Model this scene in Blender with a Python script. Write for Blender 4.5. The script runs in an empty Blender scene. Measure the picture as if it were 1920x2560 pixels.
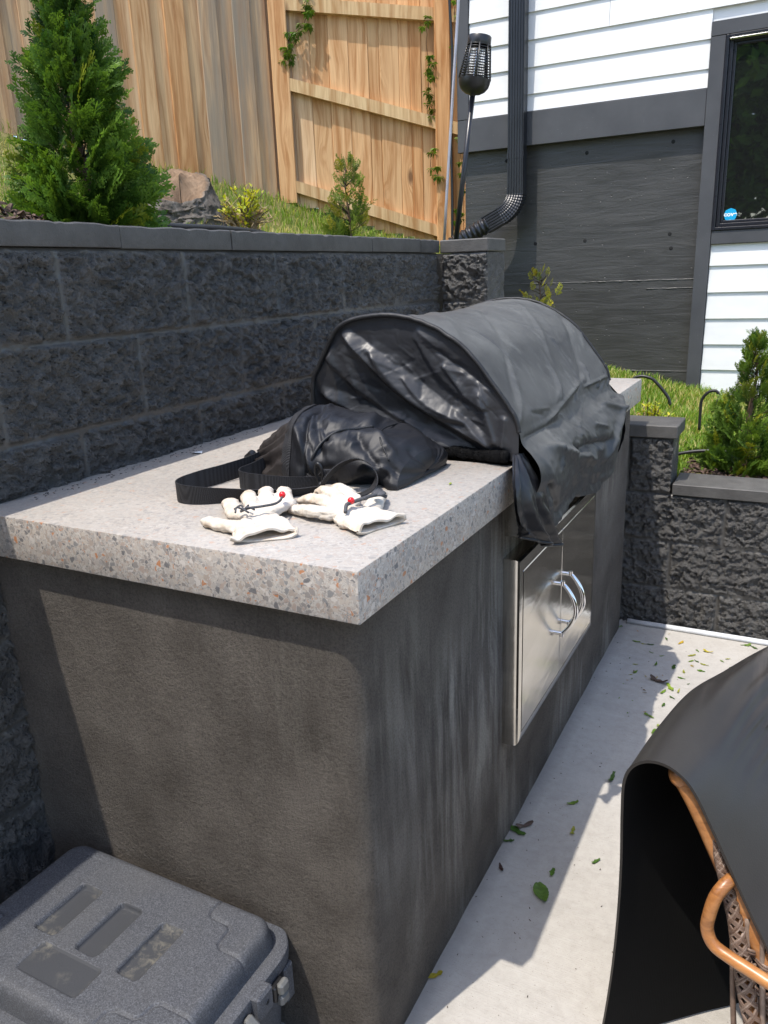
import bpy, math, random
import numpy as np
from mathutils import Vector, Matrix
R = math.radians
random.seed(7); RNG = np.random.default_rng(7)
S = bpy.context.scene
COL = S.collection

# ------------------------------------------------------------------ camera
cam_d = bpy.data.cameras.new('camera'); cam = bpy.data.objects.new('camera', cam_d); COL.objects.link(cam)
cam.location = (.5019, -.8503, 1.2977); cam.rotation_euler = (R(73.3038), R(2.1173), R(27.6799))
cam_d.sensor_fit = 'AUTO'; cam_d.sensor_width = 36; cam_d.lens = 1974.5/2560*36
cam_d.clip_start = .02; cam_d.clip_end = 400
S.camera = cam
# ------------------------------------------------------------------ sky, sun, exposure
TO_SUN = Vector((-.157, -.39, 1)).normalized()
W = bpy.data.worlds.new('World'); S.world = W; W.use_nodes = True
wn = W.node_tree.nodes; bg = wn['Background']
sky = wn.new('ShaderNodeTexSky'); sky.sky_type = 'NISHITA'; sky.sun_disc = False
sky.sun_elevation = math.asin(TO_SUN.z); sky.sun_rotation = math.atan2(TO_SUN.x, TO_SUN.y) % (2*math.pi)
sky.air_density = 1.0; sky.dust_density = 1.5; sky.ozone_density = 1.2
W.node_tree.links.new(sky.outputs[0], bg.inputs[0]); bg.inputs[1].default_value = .15
sl = bpy.data.lights.new('sun', 'SUN'); sl.energy = 2.05; sl.angle = R(.55); sl.color = (1, .94, .85)
sun = bpy.data.objects.new('sun', sl); COL.objects.link(sun)
sun.rotation_euler = TO_SUN.to_track_quat('Z', 'Y').to_euler(); sun.location = (-3, -6, 12)
S.view_settings.view_transform = 'Standard'; S.view_settings.look = 'None'
S.view_settings.exposure = 1.29; S.view_settings.gamma = 1
S.cycles.max_bounces = 8; S.cycles.diffuse_bounces = 4; S.cycles.transparent_max_bounces = 12

# ------------------------------------------------------------------ numeric noise
def _h(ix, iy, iz, s):
    n = (ix*374761393 + iy*668265263 + iz*2147483647 + s*144665) & 0xffffffff
    n = ((n ^ (n >> 13))*1274126177) & 0xffffffff
    n = (n ^ (n >> 16)) & 0xffffff
    return n/float(0xffffff)
def vn(x, y, z=0., s=0):
    x, y, z = np.broadcast_arrays(np.asarray(x, float), np.asarray(y, float), np.asarray(z, float))
    i, j, k = np.floor(x).astype(np.int64), np.floor(y).astype(np.int64), np.floor(z).astype(np.int64)
    u, v, w = x-i, y-j, z-k
    u, v, w = [t*t*t*(t*(t*6-15)+10) for t in (u, v, w)]
    r = 0
    for a in (0, 1):
        for b in (0, 1):
            for c in (0, 1):
                r = r + _h(i+a, j+b, k+c, s)*np.where(a, u, 1-u)*np.where(b, v, 1-v)*np.where(c, w, 1-w)
    return r*2-1
def fbm(x, y, z=0., o=4, s=0, g=.5, ridge=False):
    r = 0; a = 1; t = 0
    x, y, z = np.asarray(x, float), np.asarray(y, float), np.asarray(z, float)
    for k in range(o):
        n = vn(x, y, z, s+k*17)
        if ridge: n = 1-2*np.abs(n)
        r = r + n*a; t += a; a *= g; x = x*2.03; y = y*2.03; z = z*2.03
    return r/t
def cell(x, y, s=0):
    """distance to the nearest jittered point, and its random value"""
    i, j = np.floor(x).astype(np.int64), np.floor(y).astype(np.int64)
    best = np.full(x.shape, 9.); val = np.zeros(x.shape); dx = np.zeros(x.shape); dy = np.zeros(x.shape)
    for a in (-1, 0, 1):
        for b in (-1, 0, 1):
            px = i+a+_h(i+a, j+b, 0, s); py = j+b+_h(i+a, j+b, 1, s)
            d = (px-x)**2+(py-y)**2; m = d < best
            best = np.where(m, d, best); val = np.where(m, _h(i+a, j+b, 2, s), val)
            dx = np.where(m, x-px, dx); dy = np.where(m, y-py, dy)
    return np.sqrt(best), val, dx, dy
def sstep(a, b, x):
    t = np.clip((x-a)/(b-a), 0, 1); return t*t*(3-2*t)

# ------------------------------------------------------------------ objects
ORG = {}
def tag(o, label=None, cat=None, group=None, kind=None):
    if label: o['label'] = label
    if cat: o['category'] = cat
    if group: o['group'] = group
    if kind: o['kind'] = kind
    return o
def thing(name, label, cat, loc=(0, 0, 0), group=None):
    o = bpy.data.objects.new(name, None); COL.objects.link(o); o.location = loc; o.empty_display_size = .05
    ORG[o.name] = np.array(loc, float)
    return tag(o, label, cat, group)
def mk(name, V, F, mat, parent=None, smooth=False, col=None, loc=None):
    """one mesh object from world-space vertices; loc puts its origin"""
    V = np.asarray(V, float).reshape(-1, 3)
    org = ORG[parent.name] if parent else np.array(loc if loc is not None else (0, 0, 0), float)
    me = bpy.data.meshes.new(name)
    me.from_pydata((V-org).tolist(), [], F.tolist() if isinstance(F, np.ndarray) else F)
    mats = mat if isinstance(mat, (list, tuple)) else [mat]
    for m in mats: me.materials.append(m)
    if smooth: me.polygons.foreach_set('use_smooth', np.ones(len(me.polygons), bool))
    if col is not None:
        c = np.ones((len(V), 4)); c[:, :3] = col
        at = me.color_attributes.new('Col', 'FLOAT_COLOR', 'POINT'); at.data.foreach_set('color', c.ravel())
    me.update()
    o = bpy.data.objects.new(name, me); COL.objects.link(o); ORG[o.name] = org
    if parent: o.parent = parent
    elif loc is not None: o.location = loc
    return o
class MB:
    """collects shapes for one mesh"""
    def __init__(s): s.V = []; s.F = []; s.C = []; s.n = 0; s.MI = []
    def add(s, V, F, col=(1, 1, 1), mi=0):
        V = np.asarray(V, float).reshape(-1, 3)
        s.V.append(V); s.C.append(np.broadcast_to(np.asarray(col, float), (len(V), 3)))
        for f in (F.tolist() if isinstance(F, np.ndarray) else F): s.F.append([i+s.n for i in f]); s.MI.append(mi)
        s.n += len(V); return s
    def box(s, a, b, col=(1, 1, 1), bev=0, mi=0, M=None):
        a = np.minimum(a, b), np.maximum(a, b); lo, hi = a
        if bev <= 0:
            V = np.array([[(lo, hi)[(k >> d) & 1][d] for d in range(3)] for k in range(8)])
            F = [[0, 2, 3, 1], [4, 5, 7, 6], [0, 1, 5, 4], [2, 6, 7, 3], [0, 4, 6, 2], [1, 3, 7, 5]]
        else:
            V = []; idx = {}
            for k in range(8):
                sg = [(k >> d) & 1 for d in range(3)]
                for d in range(3):
                    p = [hi[e] if sg[e] else lo[e] for e in range(3)]
                    for e in range(3):
                        if e != d: p[e] += -bev if sg[e] else bev
                    idx[(k, d)] = len(V); V.append(p)
            V = np.array(V); F = []
            for d in range(3):
                e, f = (d+1) % 3, (d+2) % 3
                for sgn in (0, 1):
                    q = [(sgn << d) | (i << e) | (j << f) for i, j in ((0, 0), (1, 0), (1, 1), (0, 1))]
                    F.append([idx[(k, d)] for k in (q if sgn else q[::-1])])
            for d in range(3):
                e, f = (d+1) % 3, (d+2) % 3
                for i in (0, 1):
                    for j in (0, 1):
                        k0 = (i << e) | (j << f); k1 = k0 | (1 << d)
                        F.append([idx[(k0, e)], idx[(k1, e)], idx[(k1, f)], idx[(k0, f)]])
            for k in range(8): F.append([idx[(k, 0)], idx[(k, 1)], idx[(k, 2)]])
        if M is not None: V = V@np.array(M)[:3, :3].T + np.array(M)[:3, 3]
        return s.add(V, F, col, mi)
    def tube(s, P, r, n=10, col=(1, 1, 1), cap=True, mi=0, sx=1.0):
        P = np.asarray(P, float); m = len(P); r = np.broadcast_to(np.asarray(r, float), (m,))
        T = np.gradient(P, axis=0); T /= np.linalg.norm(T, axis=1)[:, None]+1e-12
        up = np.array([0, 0, 1.]) if abs(T[0, 2]) < .9 else np.array([1., 0, 0])
        V = []; N = up-T[0]*(up@T[0]); N /= np.linalg.norm(N)
        a = np.linspace(0, 2*np.pi, n, endpoint=False)
        for i in range(m):
            N = N-T[i]*(N@T[i]); N /= np.linalg.norm(N)+1e-12; B = np.cross(T[i], N)
            V.append(P[i]+r[i]*(np.cos(a)[:, None]*N+sx*np.sin(a)[:, None]*B))
        V = np.concatenate(V); F = []
        for i in range(m-1):
            for j in range(n): F.append([i*n+j, i*n+(j+1) % n, (i+1)*n+(j+1) % n, (i+1)*n+j])
        if cap: F.append(list(range(n))[::-1]); F.append([(m-1)*n+j for j in range(n)])
        return s.add(V, F, col, mi)
    def lathe(s, prof, c, ax=(0, 0, 1), n=24, col=(1, 1, 1), mi=0):
        ax = Vector(ax).normalized(); q = np.array(ax.to_track_quat('Z', 'Y').to_matrix())
        a = np.linspace(0, 2*np.pi, n, endpoint=False); V = []
        for r, h in prof: V.append(np.stack([r*np.cos(a), r*np.sin(a), np.full(n, h)], 1))
        V = np.concatenate(V)@q.T+np.array(c); F = []
        for i in range(len(prof)-1):
            for j in range(n): F.append([i*n+j, i*n+(j+1) % n, (i+1)*n+(j+1) % n, (i+1)*n+j])
        return s.add(V, F, col, mi)
    def grid(s, G, col=None, mi=0, flip=False, wrap=False):
        a, b = G.shape[:2]; F = gf(a, b, wrap)
        if flip: F = F[:, ::-1]
        return s.add(G.reshape(-1, 3), F, (1, 1, 1) if col is None else np.asarray(col).reshape(-1, 3), mi)
    def build(s, name, mat, parent=None, smooth=False, loc=None, auto=None):
        o = mk(name, np.concatenate(s.V), s.F, mat, parent, smooth, np.concatenate(s.C), loc)
        if max(s.MI) > 0: o.data.polygons.foreach_set('material_index', s.MI)
        if auto: shade(o, auto)
        return o
def gf(a, b, wrap=False):
    i, j = np.meshgrid(np.arange(a-1), np.arange(b if wrap else b-1), indexing='ij'); j2 = (j+1) % b
    return np.stack([i*b+j, (i+1)*b+j, (i+1)*b+j2, i*b+j2], -1).reshape(-1, 4)
def shade(o, deg=40):
    me = o.data; me.polygons.foreach_set('use_smooth', np.ones(len(me.polygons), bool))
    me.set_sharp_from_angle(angle=R(deg))
def spline(P, n):
    P = np.asarray(P, float); m = len(P); t = np.linspace(0, m-1, n); i = np.clip(t.astype(int), 0, m-2); f = (t-i)[:, None]
    Q = np.vstack([2*P[0]-P[1], P, 2*P[-1]-P[-2]])
    a, b, c, d = Q[i], Q[i+1], Q[i+2], Q[i+3]
    return .5*((2*b)+(c-a)*f+(2*a-5*b+4*c-d)*f**2+(3*b-a-3*c+d)*f**3)
def ev(o, name=None):
    """bake the modifiers of o into its mesh"""
    dg = bpy.context.evaluated_depsgraph_get(); dg.update()
    me = bpy.data.meshes.new_from_object(o.evaluated_get(dg)); o.modifiers.clear(); o.data = me; return o

# ------------------------------------------------------------------ materials
class G:
    def __init__(s, name):
        s.m = bpy.data.materials.new(name); s.m.use_nodes = True; s.nt = s.m.node_tree
        s.b = s.nt.nodes['Principled BSDF']
    def n(s, t, props={}, **inp):
        nd = s.nt.nodes.new('ShaderNode'+t)
        for k, v in props.items(): setattr(nd, k, v)
        for k, v in inp.items(): s.set(nd, k, v)
        return nd
    def set(s, nd, k, v):
        i = nd.inputs[int(k[1:])] if k[0] == '_' and k[1:].isdigit() else nd.inputs[k.replace('_', ' ')]
        if hasattr(v, 'is_linked') or hasattr(v, 'links'): s.nt.links.new(v, i)
        elif isinstance(v, (tuple, list)) and len(v) == 3 and i.type == 'RGBA': i.default_value = (*v, 1)
        else: i.default_value = v
    def pos(s): return s.n('NewGeometry').outputs['Position']
    def obj(s): return s.n('TexCoord').outputs['Object']
    def island(s): return s.n('NewGeometry').outputs['Random Per Island']
    def vcol(s): return s.n('VertexColor', {'layer_name': 'Col'}).outputs['Color']
    def map(s, v, sc=(1, 1, 1), loc=(0, 0, 0), rot=(0, 0, 0)): return s.n('Mapping', Vector=v, Scale=sc, Location=loc, Rotation=rot).outputs[0]
    def noise(s, v, sc=5., det=4., ro=.5, dist=0.): return s.n('TexNoise', Vector=v, Scale=sc, Detail=det, Roughness=ro, Distortion=dist).outputs['Fac']
    def vor(s, v, sc=5., feat='F1', rand=1.): return s.n('TexVoronoi', {'feature': feat}, Vector=v, Scale=sc, Randomness=rand)
    def ramp(s, f, stops, ip='LINEAR'):
        r = s.n('ValToRGB', Fac=f); e = r.color_ramp.elements; r.color_ramp.interpolation = ip
        while len(e) < len(stops): e.new(.5)
        for k, (p, c) in zip(e, stops):
            k.position = p; k.color = (*(c if isinstance(c, (tuple, list)) else (c, c, c)), 1)
        return r.outputs[0]
    def mix(s, f, a, b, bt='MIX'):
        nd = s.n('Mix', {'data_type': 'RGBA', 'blend_type': bt}); s.set(nd, '_0', f); s.set(nd, '_6', a); s.set(nd, '_7', b); return nd.outputs[2]
    def ma(s, op, a, b=0., c=0.): return s.n('Math', {'operation': op}, _0=a, _1=b, _2=c).outputs[0]
    def sep(s, v): return s.n('SeparateXYZ', Vector=v).outputs
    def bump(s, h, st=.3, d=.01, nrm=None):
        k = {'Height': h, 'Strength': st, 'Distance': d}
        if nrm is not None: k['Normal'] = nrm
        return s.n('Bump', **k).outputs[0]
    def out(s, base, rough=.5, nrm=None, metal=0., spec=None, **kw):
        s.set(s.b, 'Base_Color', base); s.set(s.b, 'Roughness', rough); s.set(s.b, 'Metallic', metal)
        if nrm is not None: s.set(s.b, 'Normal', nrm)
        if spec is not None: s.set(s.b, 'Specular_IOR_Level', spec)
        for k, v in kw.items(): s.set(s.b, k, v)
        return s.m
def plain(name, c, rough=.5, metal=0., var=.12, sc=20., bump=0., bsc=200., spec=None):
    g = G(name); p = g.obj(); f = g.noise(p, sc, 4.)
    lo = tuple(x*(1-var) for x in c); hi = tuple(min(1, x*(1+var)) for x in c)
    base = g.ramp(f, [(.3, lo), (.7, hi)])
    r = g.ma('MULTIPLY_ADD', g.noise(p, sc*2.3, 3.), .16, rough-.08)
    return g.out(base, r, g.bump(g.noise(p, bsc, 3.), bump, .002) if bump else None, metal, spec)

def m_stucco():
    g = G('stucco'); p = g.pos(); x = g.sep(p)
    big = g.noise(p, 2.2, 5., .6); mid = g.noise(p, 9., 5., .65)
    base = g.ramp(g.ma('ADD', g.ma('MULTIPLY', big, .6), g.ma('MULTIPLY', mid, .4)), [(.3, (.090, .078, .066)), (.5, (.162, .142, .122)), (.72, (.235, .208, .18))])
    # pale vertical bloom streaks
    st = g.noise(g.map(p, (10, 10, 2.2)), 1., 6., .66, .7)
    st2 = g.noise(g.map(p, (34, 34, 2.2)), 1., 4., .6, .2)
    msk = g.ramp(g.ma('ADD', g.ma('MULTIPLY', st, .62), g.ma('MULTIPLY', st2, .38)), [(.46, 0.), (.60, 1.)])
    patch = g.ramp(g.noise(g.map(p, (1.6, 1.6, 1.0)), 1.4, 2.), [(.45, 0.), (.62, 1.)])
    sd_ = g.ramp(g.sep(g.n('NewGeometry').outputs['Normal'])[0], [(.4, .25), (.8, 1.)])
    f = g.ma('MULTIPLY', g.ma('MULTIPLY', msk, patch), sd_)
    base = g.mix(g.ma('MULTIPLY', f, .9), base, (.44, .41, .355))
    gr = g.noise(p, 250., 5., .8)
    base = g.mix(g.ramp(gr, [(.34, .6), (.56, 0.)]), base, g.mix(1., base, (.33, .33, .33), 'MULTIPLY'))
    h = g.ma('ADD', g.ma('MULTIPLY', gr, .7), g.ma('MULTIPLY', g.noise(p, 90., 4., .6), .6))
    nr = g.bump(g.noise(p, 14., 3.), .35, .014); nr = g.bump(h, 1., .015, nr)
    return g.out(base, .92, nr, spec=.15)
def m_terrazzo():
    g = G('terrazzo'); p = g.pos(); nz = g.n('TexNoise', Vector=p, Scale=60., Detail=2.)
    v = g.mix(.012, p, nz.outputs['Color'])
    pal = [(0, (.36, .30, .25)), (.14, (.22, .215, .21)), (.22, (.46, .40, .34)), (.40, (.26, .235, .215)), (.52, (.40, .36, .32)), (.64, (.15, .145, .145)), (.70, (.38, .30, .25)), (.82, (.45, .19, .08)), (.845, (.33, .31, .29)), (.93, (.55, .50, .45))]
    def layer(sc, thr, seed):
        vv = g.map(v, (1, 1, 1), seed); c = g.vor(vv, sc); e = g.vor(vv, sc, 'DISTANCE_TO_EDGE')
        r = g.sep(c.outputs['Color'])
        keep = g.ma('MULTIPLY', g.ma('GREATER_THAN', r[1], thr), g.ramp(e.outputs['Distance'], [(.05, 0.), (.09, 1.)]))
        return g.ramp(r[0], pal, 'CONSTANT'), keep
    matrix = g.ramp(g.noise(p, 240., 4., .7), [(.3, (.37, .335, .295)), (.7, (.56, .515, .46))])
    c0, k0 = layer(400., .25, (7, 3, 1)); c1, k1 = layer(205., .34, (1, 2, 3)); c2, k2 = layer(125., .60, (5, 1, 9))
    base = g.mix(g.ma('MULTIPLY', k0, .6), matrix, c0); base = g.mix(g.ma('MULTIPLY', k1, .85), base, c1); base = g.mix(g.ma('MULTIPLY', k2, .9), base, c2)
    # the trowelled top is paler and finer than the ground edge
    up = g.ramp(g.sep(g.n('NewGeometry').outputs['Normal'])[2], [(.6, 0.), (.9, 1.)])
    film = g.ramp(g.noise(p, 7., 5., .6), [(.3, .45), (.7, .72)])
    base = g.mix(g.ma('MULTIPLY', up, film), base, (.405, .378, .342))
    low = g.ramp(g.noise(p, 2.5, 5., .6), [(.35, .80), (.65, .96)])
    base = g.mix(1., base, low, 'MULTIPLY')
    nr = g.bump(g.noise(p, 260., 3.), .18, .002)
    return g.out(base, g.ma('MULTIPLY_ADD', g.noise(p, 90., 3.), .3, .34), nr, spec=.35)
def m_block():
    g = G('painted_block'); p = g.pos()
    f = g.noise(p, 22., 5., .6)
    base = g.ramp(f, [(.3, (.058, .055, .052)), (.7, (.102, .097, .090))])
    pits = g.vor(g.map(p, (1, 1, 1.2)), 110.).outputs['Distance']
    base = g.mix(g.ramp(pits, [(.1, .5), (.25, 0.)]), base, (.01, .01, .011))
    h = g.ma('ADD', g.noise(p, 130., 5., .7), g.ma('MULTIPLY', g.ramp(pits, [(.05, 0.), (.3, 1.)]), .5))
    w = g.sep(g.vcol())[0]; base = g.mix(w, (.060, .057, .053), base)
    return g.out(base, g.ma('MULTIPLY_ADD', f, .34, .20), g.bump(h, g.ma('MULTIPLY_ADD', w, .85, .15), .010), spec=.6)
def m_cap():
    g = G('painted_cap'); p = g.pos(); f = g.noise(p, 16., 5., .65)
    base = g.ramp(f, [(.3, (.060, .057, .054)), (.7, (.098, .094, .088))])
    dust = g.ramp(g.noise(p, 6., 4.), [(.5, 0.), (.75, .35)])
    up = g.ramp(g.sep(g.n('NewGeometry').outputs['Normal'])[2], [(.5, 0.), (.9, 1.)])
    base = g.mix(g.ma('MULTIPLY', dust, up), base, (.19, .18, .165))
    pit = g.ramp(g.vor(p, 70.).outputs['Distance'], [(.08, 0.), (.16, 1.)])
    h = g.ma('ADD', g.noise(p, 180., 4., .7), g.ma('MULTIPLY', pit, .5))
    return g.out(base, .55, g.bump(h, .4, .004), spec=.4)
def m_patio():
    g = G('patio_concrete'); p = g.pos()
    a = g.noise(p, 3., 6., .65); b = g.noise(p, 40., 5., .7)
    base = g.ramp(g.ma('ADD', g.ma('MULTIPLY', a, .55), g.ma('MULTIPLY', b, .45)), [(.28, (.31, .29, .26)), (.5, (.395, .372, .338)), (.72, (.46, .44, .405))])
    sp = g.vor(p, 190.).outputs['Distance']
    base = g.mix(g.ramp(sp, [(.09, .5), (.17, 0.)]), base, (.2, .17, .14))
    st = g.ramp(g.noise(p, 1.7, 7., .72, 1.), [(.5, 0.), (.68, .45)]); base = g.mix(st, base, (.27, .255, .235))
    pt = g.vor(p, 62.).outputs['Distance']; base = g.mix(g.ramp(pt, [(.045, .7), (.075, 0.)]), base, (.13, .115, .10))
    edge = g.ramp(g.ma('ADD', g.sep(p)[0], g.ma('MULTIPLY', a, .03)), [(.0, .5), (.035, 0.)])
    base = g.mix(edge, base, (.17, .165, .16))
    br = g.noise(g.map(p, (6, 300, 6)), 1., 3., .6)
    return g.out(base, .85, g.bump(g.ma('ADD', g.ma('MULTIPLY', br, .4), b), .5, .004), spec=.25)
def m_wood(name, tones, gray):
    g = G(name); c = g.vcol(); rr = g.sep(c)       # r: board random, g: weathering, b: second random
    p = g.pos(); off = g.n('CombineXYZ', X=g.ma('MULTIPLY', rr[0], 37.), Y=g.ma('MULTIPLY', rr[2], 53.), Z=g.ma('MULTIPLY', rr[0], 91.)).outputs[0]
    v = g.n('VectorMath', {'operation': 'ADD'}, _0=p, _1=off).outputs[0]
    kn = g.vor(g.map(v, (5.5, 5.5, 2.1)), 1.)
    kd = g.ramp(kn.outputs['Distance'], [(.0, 1.), (.22, .25), (.45, 0.)])
    warp = g.mix(.25, g.map(v, (26, 26, 1.5)), g.n('CombineXYZ', X=g.ma('MULTIPLY', kd, 7.), Y=g.ma('MULTIPLY', kd, 5.), Z=0.).outputs[0], 'ADD')
    gr = g.noise(warp, 1., 6., .6, .5); fine = g.noise(g.map(v, (220, 220, 4)), 1., 3., .6)
    t = g.ramp(rr[0], tones)
    base = g.mix(g.ramp(gr, [(.36, .9), (.58, 0.)]), t, g.mix(1., t, (.60, .44, .30), 'MULTIPLY'))
    base = g.mix(g.ramp(fine, [(.35, .3), (.6, 0.)]), base, g.mix(1., base, (.6, .52, .45), 'MULTIPLY'))
    base = g.mix(g.ramp(kn.outputs['Distance'], [(.05, .85), (.13, 0.)]), base, (.13, .055, .022))
    w = g.ma('MULTIPLY', rr[1], g.ramp(g.noise(g.map(v, (11, 11, .9)), 1., 5., .65), [(.3, .15), (.62, 1.)]))
    base = g.mix(w, base, g.mix(fine, gray, tuple(x*1.9 for x in gray)))
    h = g.ma('ADD', g.ma('MULTIPLY', gr, .5), g.ma('MULTIPLY', fine, .5))
    return g.out(base, .72, g.bump(h, .35, .003), spec=.25)
def m_siding():
    g = G('white_siding'); p = g.pos(); f = g.noise(g.map(p, (1, 1, 3)), 3., 5., .6)
    base = g.ramp(f, [(.3, (.70, .71, .71)), (.7, (.80, .80, .79))])
    base = g.mix(g.ramp(g.noise(g.map(p, (2, 2, 1.2)), 2., 4.), [(.62, 0.), (.8, .12)]), base, (.35, .33, .3))
    h = g.noise(g.map(p, (14, 14, 120)), 1., 4., .6)
    return g.out(base, .55, g.bump(h, .08, .002), spec=.3)
def m_trim():
    g = G('charcoal_trim'); p = g.pos(); f = g.noise(p, 5., 5., .6)
    base = g.ramp(f, [(.3, (.058, .060, .066)), (.7, (.078, .080, .086))])
    sp = g.vor(p, 38.).outputs['Distance']
    base = g.mix(g.ramp(sp, [(.03, .6), (.05, 0.)]), base, (.3, .3, .3))
    return g.out(base, .5, g.bump(g.noise(g.map(p, (8, 8, 90)), 1., 4.), .1, .002), spec=.35)
def m_foundation():
    g = G('board_formed_concrete'); p = g.pos()
    st = g.noise(g.map(p, (2.4, 2.4, 22)), 1., 7., .62, 1.6); big = g.noise(g.map(p, (1, 1, 2)), 1.6, 5.)
    base = g.ramp(g.ma('ADD', g.ma('MULTIPLY', st, .5), g.ma('MULTIPLY', big, .5)), [(.3, (.034, .034, .034)), (.7, (.062, .061, .059))])
    rough = g.ramp(st, [(.35, .3), (.65, .55)])
    pit = g.ramp(g.vor(g.map(p, (1, 1, 1.6)), 16.).outputs['Distance'], [(.05, 0.), (.09, 1.)])
    chip = g.ramp(g.vor(g.map(p, (1, 1, 2.2)), 26.).outputs['Distance'], [(.035, .8), (.055, 0.)])
    base = g.mix(chip, base, (.24, .235, .225))
    h = g.ma('ADD', g.ma('MULTIPLY', st, .8), g.ma('MULTIPLY', pit, .7))
    h = g.ma('ADD', h, g.ma('MULTIPLY', g.noise(p, 60., 4., .7), .25))
    return g.out(base, rough, g.bump(h, .5, .007), spec=.5)
def m_cloth(name, base_c, dust_c, dust, rough, wr=.5, weave=False):
    g = G(name); p = g.obj()
    f = g.noise(p, 9., 5., .6); upz = g.ramp(g.sep(g.n('NewGeometry').outputs['Normal'])[2], [(.1, .12), (.75, 1.)]); base = g.mix(g.ma('MULTIPLY', g.ma('MULTIPLY', g.ramp(f, [(.35, .35), (.65, 1.)]), dust), upz), base_c, dust_c)
    if dust > .1:
        smear = g.ramp(g.noise(g.map(p, (3, 10, 10), rot=(0, .5, .6)), 3., 5., .7, .6), [(.55, 0.), (.75, .4)])
        base = g.mix(g.ma('MULTIPLY', smear, upz), base, tuple(x*1.7 for x in dust_c))
    cr = g.n('TexNoise', {'noise_type': 'RIDGED_MULTIFRACTAL'}, Vector=g.map(p, (1, 1.3, 1)), Scale=11., Detail=4., Roughness=.5, Distortion=.6).outputs['Fac']
    nr = g.bump(cr, wr*.22, .010); nr = g.bump(g.noise(p, 55., 4., .6, .5), wr*.3, .004, nr)
    if weave: nr = g.bump(g.n('TexWave', {'wave_type': 'BANDS', 'bands_direction': 'DIAGONAL'}, Vector=p, Scale=260.).outputs['Fac'], .12, .001, nr)
    return g.out(base, g.ma('MULTIPLY_ADD', f, .2, rough-.1), nr, spec=.45)
def m_webbing():
    g = G('black_webbing'); p = g.obj()
    w = g.n('TexWave', {'bands_direction': 'X'}, Vector=p, Scale=190., Distortion=.4).outputs['Fac']
    w2 = g.n('TexWave', {'bands_direction': 'Y'}, Vector=p, Scale=190., Distortion=.4).outputs['Fac']
    h = g.ma('ADD', w, w2); base = g.ramp(h, [(.4, (.006, .006, .007)), (1., (.028, .028, .031))])
    return g.out(base, .6, g.bump(h, .5, .0012), spec=.3)
def m_plastic():
    g = G('speckled_case_plastic'); p = g.obj()
    s = g.noise(p, 430., 3., .85); f = g.noise(p, 8., 5.)
    base = g.ramp(s, [(.32, (.026, .028, .033)), (.5, (.060, .063, .072)), (.72, (.14, .147, .165))])
    base = g.mix(g.ramp(f, [(.4, 0.), (.75, .22)]), base, (.12, .115, .105))
    return g.out(base, .62, g.bump(g.noise(p, 330., 3., .7), .45, .0016), spec=.35)
def m_recess():
    g = G('dusty_recess'); p = g.obj(); f = g.noise(p, 60., 6., .75, .4)
    d = g.ramp(g.noise(p, 11., 3., .5), [(.48, 0.), (.62, 1.)]); base = g.mix(g.ma('MULTIPLY', g.ramp(f, [(.46, 0.), (.60, .75)]), d), (.040, .042, .047), (.15, .14, .115))
    return g.out(base, .7, g.bump(g.noise(p, 300., 3.), .3, .001), spec=.35)
def m_steel():
    g = G('brushed_steel'); p = g.obj()
    br = g.noise(g.map(p, (300, 4, 300)), 1., 3., .6); sm = g.noise(g.map(p, (3, 3, 9)), 2., 3., .5, 1.)
    base = g.ramp(sm, [(.3, (.56, .54, .50)), (.7, (.66, .64, .60))])
    nr = g.bump(sm, .08, .010); nr = g.bump(br, .06, .001, nr)
    return g.out(base, g.ma('MULTIPLY_ADD', g.noise(p, 14., 4.), .08, .13), nr, 1.)
def m_mat():
    g = G('black_vinyl'); p = g.obj(); f = g.noise(p, 6., 4.)
    base = g.ramp(f, [(.3, (.021, .0185, .0165)), (.7, (.031, .0275, .0245))])
    sc = g.ramp(g.noise(g.map(p, (55, 4, 30), rot=(0, 0, .35)), 1., 4., .6), [(.52, 0.), (.7, .55)]); sc = g.ma('MULTIPLY', sc, g.ramp(g.sep(p)[1], [(.05, 0.), (.3, 1.)]))
    base = g.mix(sc, base, (.085, .072, .062))  # tan scuff streaks, also painting the folds' highlights into the colour
    nr = g.bump(g.noise(p, 420., 2.), .16, .0012)
    return g.out(base, g.ma('MULTIPLY_ADD', f, .16, .31), nr, spec=.34)
def m_matback():
    g = G('woven_backing'); p = g.obj()
    w = g.n('TexVoronoi', Vector=p, Scale=420., Randomness=.1).outputs['Distance']
    return g.out(g.ramp(w, [(.2, (.0022, .0022, .0024)), (.6, (.006, .006, .006))]), .85, g.bump(w, .3, .001), spec=.1)
def m_rattan():
    g = G('rattan_pole'); p = g.obj(); f = g.noise(g.map(p, (26, 26, 60)), 1., 5., .65, 1.); b = g.noise(p, 13., 4.)
    base = g.ramp(g.ma('ADD', g.ma('MULTIPLY', f, .6), g.ma('MULTIPLY', b, .4)), [(.3, (.13, .045, .014)), (.5, (.36, .15, .045)), (.72, (.50, .24, .085))])
    return g.out(base, .34, g.bump(f, .15, .003), spec=.5)
def m_wicker():
    g = G('wicker_strand'); p = g.obj(); r = g.island(); f = g.noise(g.map(p, (90, 90, 90)), 1., 4.)
    base = g.ramp(r, [(0, (.10, .055, .035)), (.5, (.20, .135, .10)), (1, (.30, .225, .18))])
    base = g.mix(g.ramp(f, [(.4, .5), (.6, 0.)]), base, g.mix(1., base, (.5, .45, .4), 'MULTIPLY'))
    return g.out(base, .45, g.bump(f, .2, .001), spec=.45)
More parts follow.
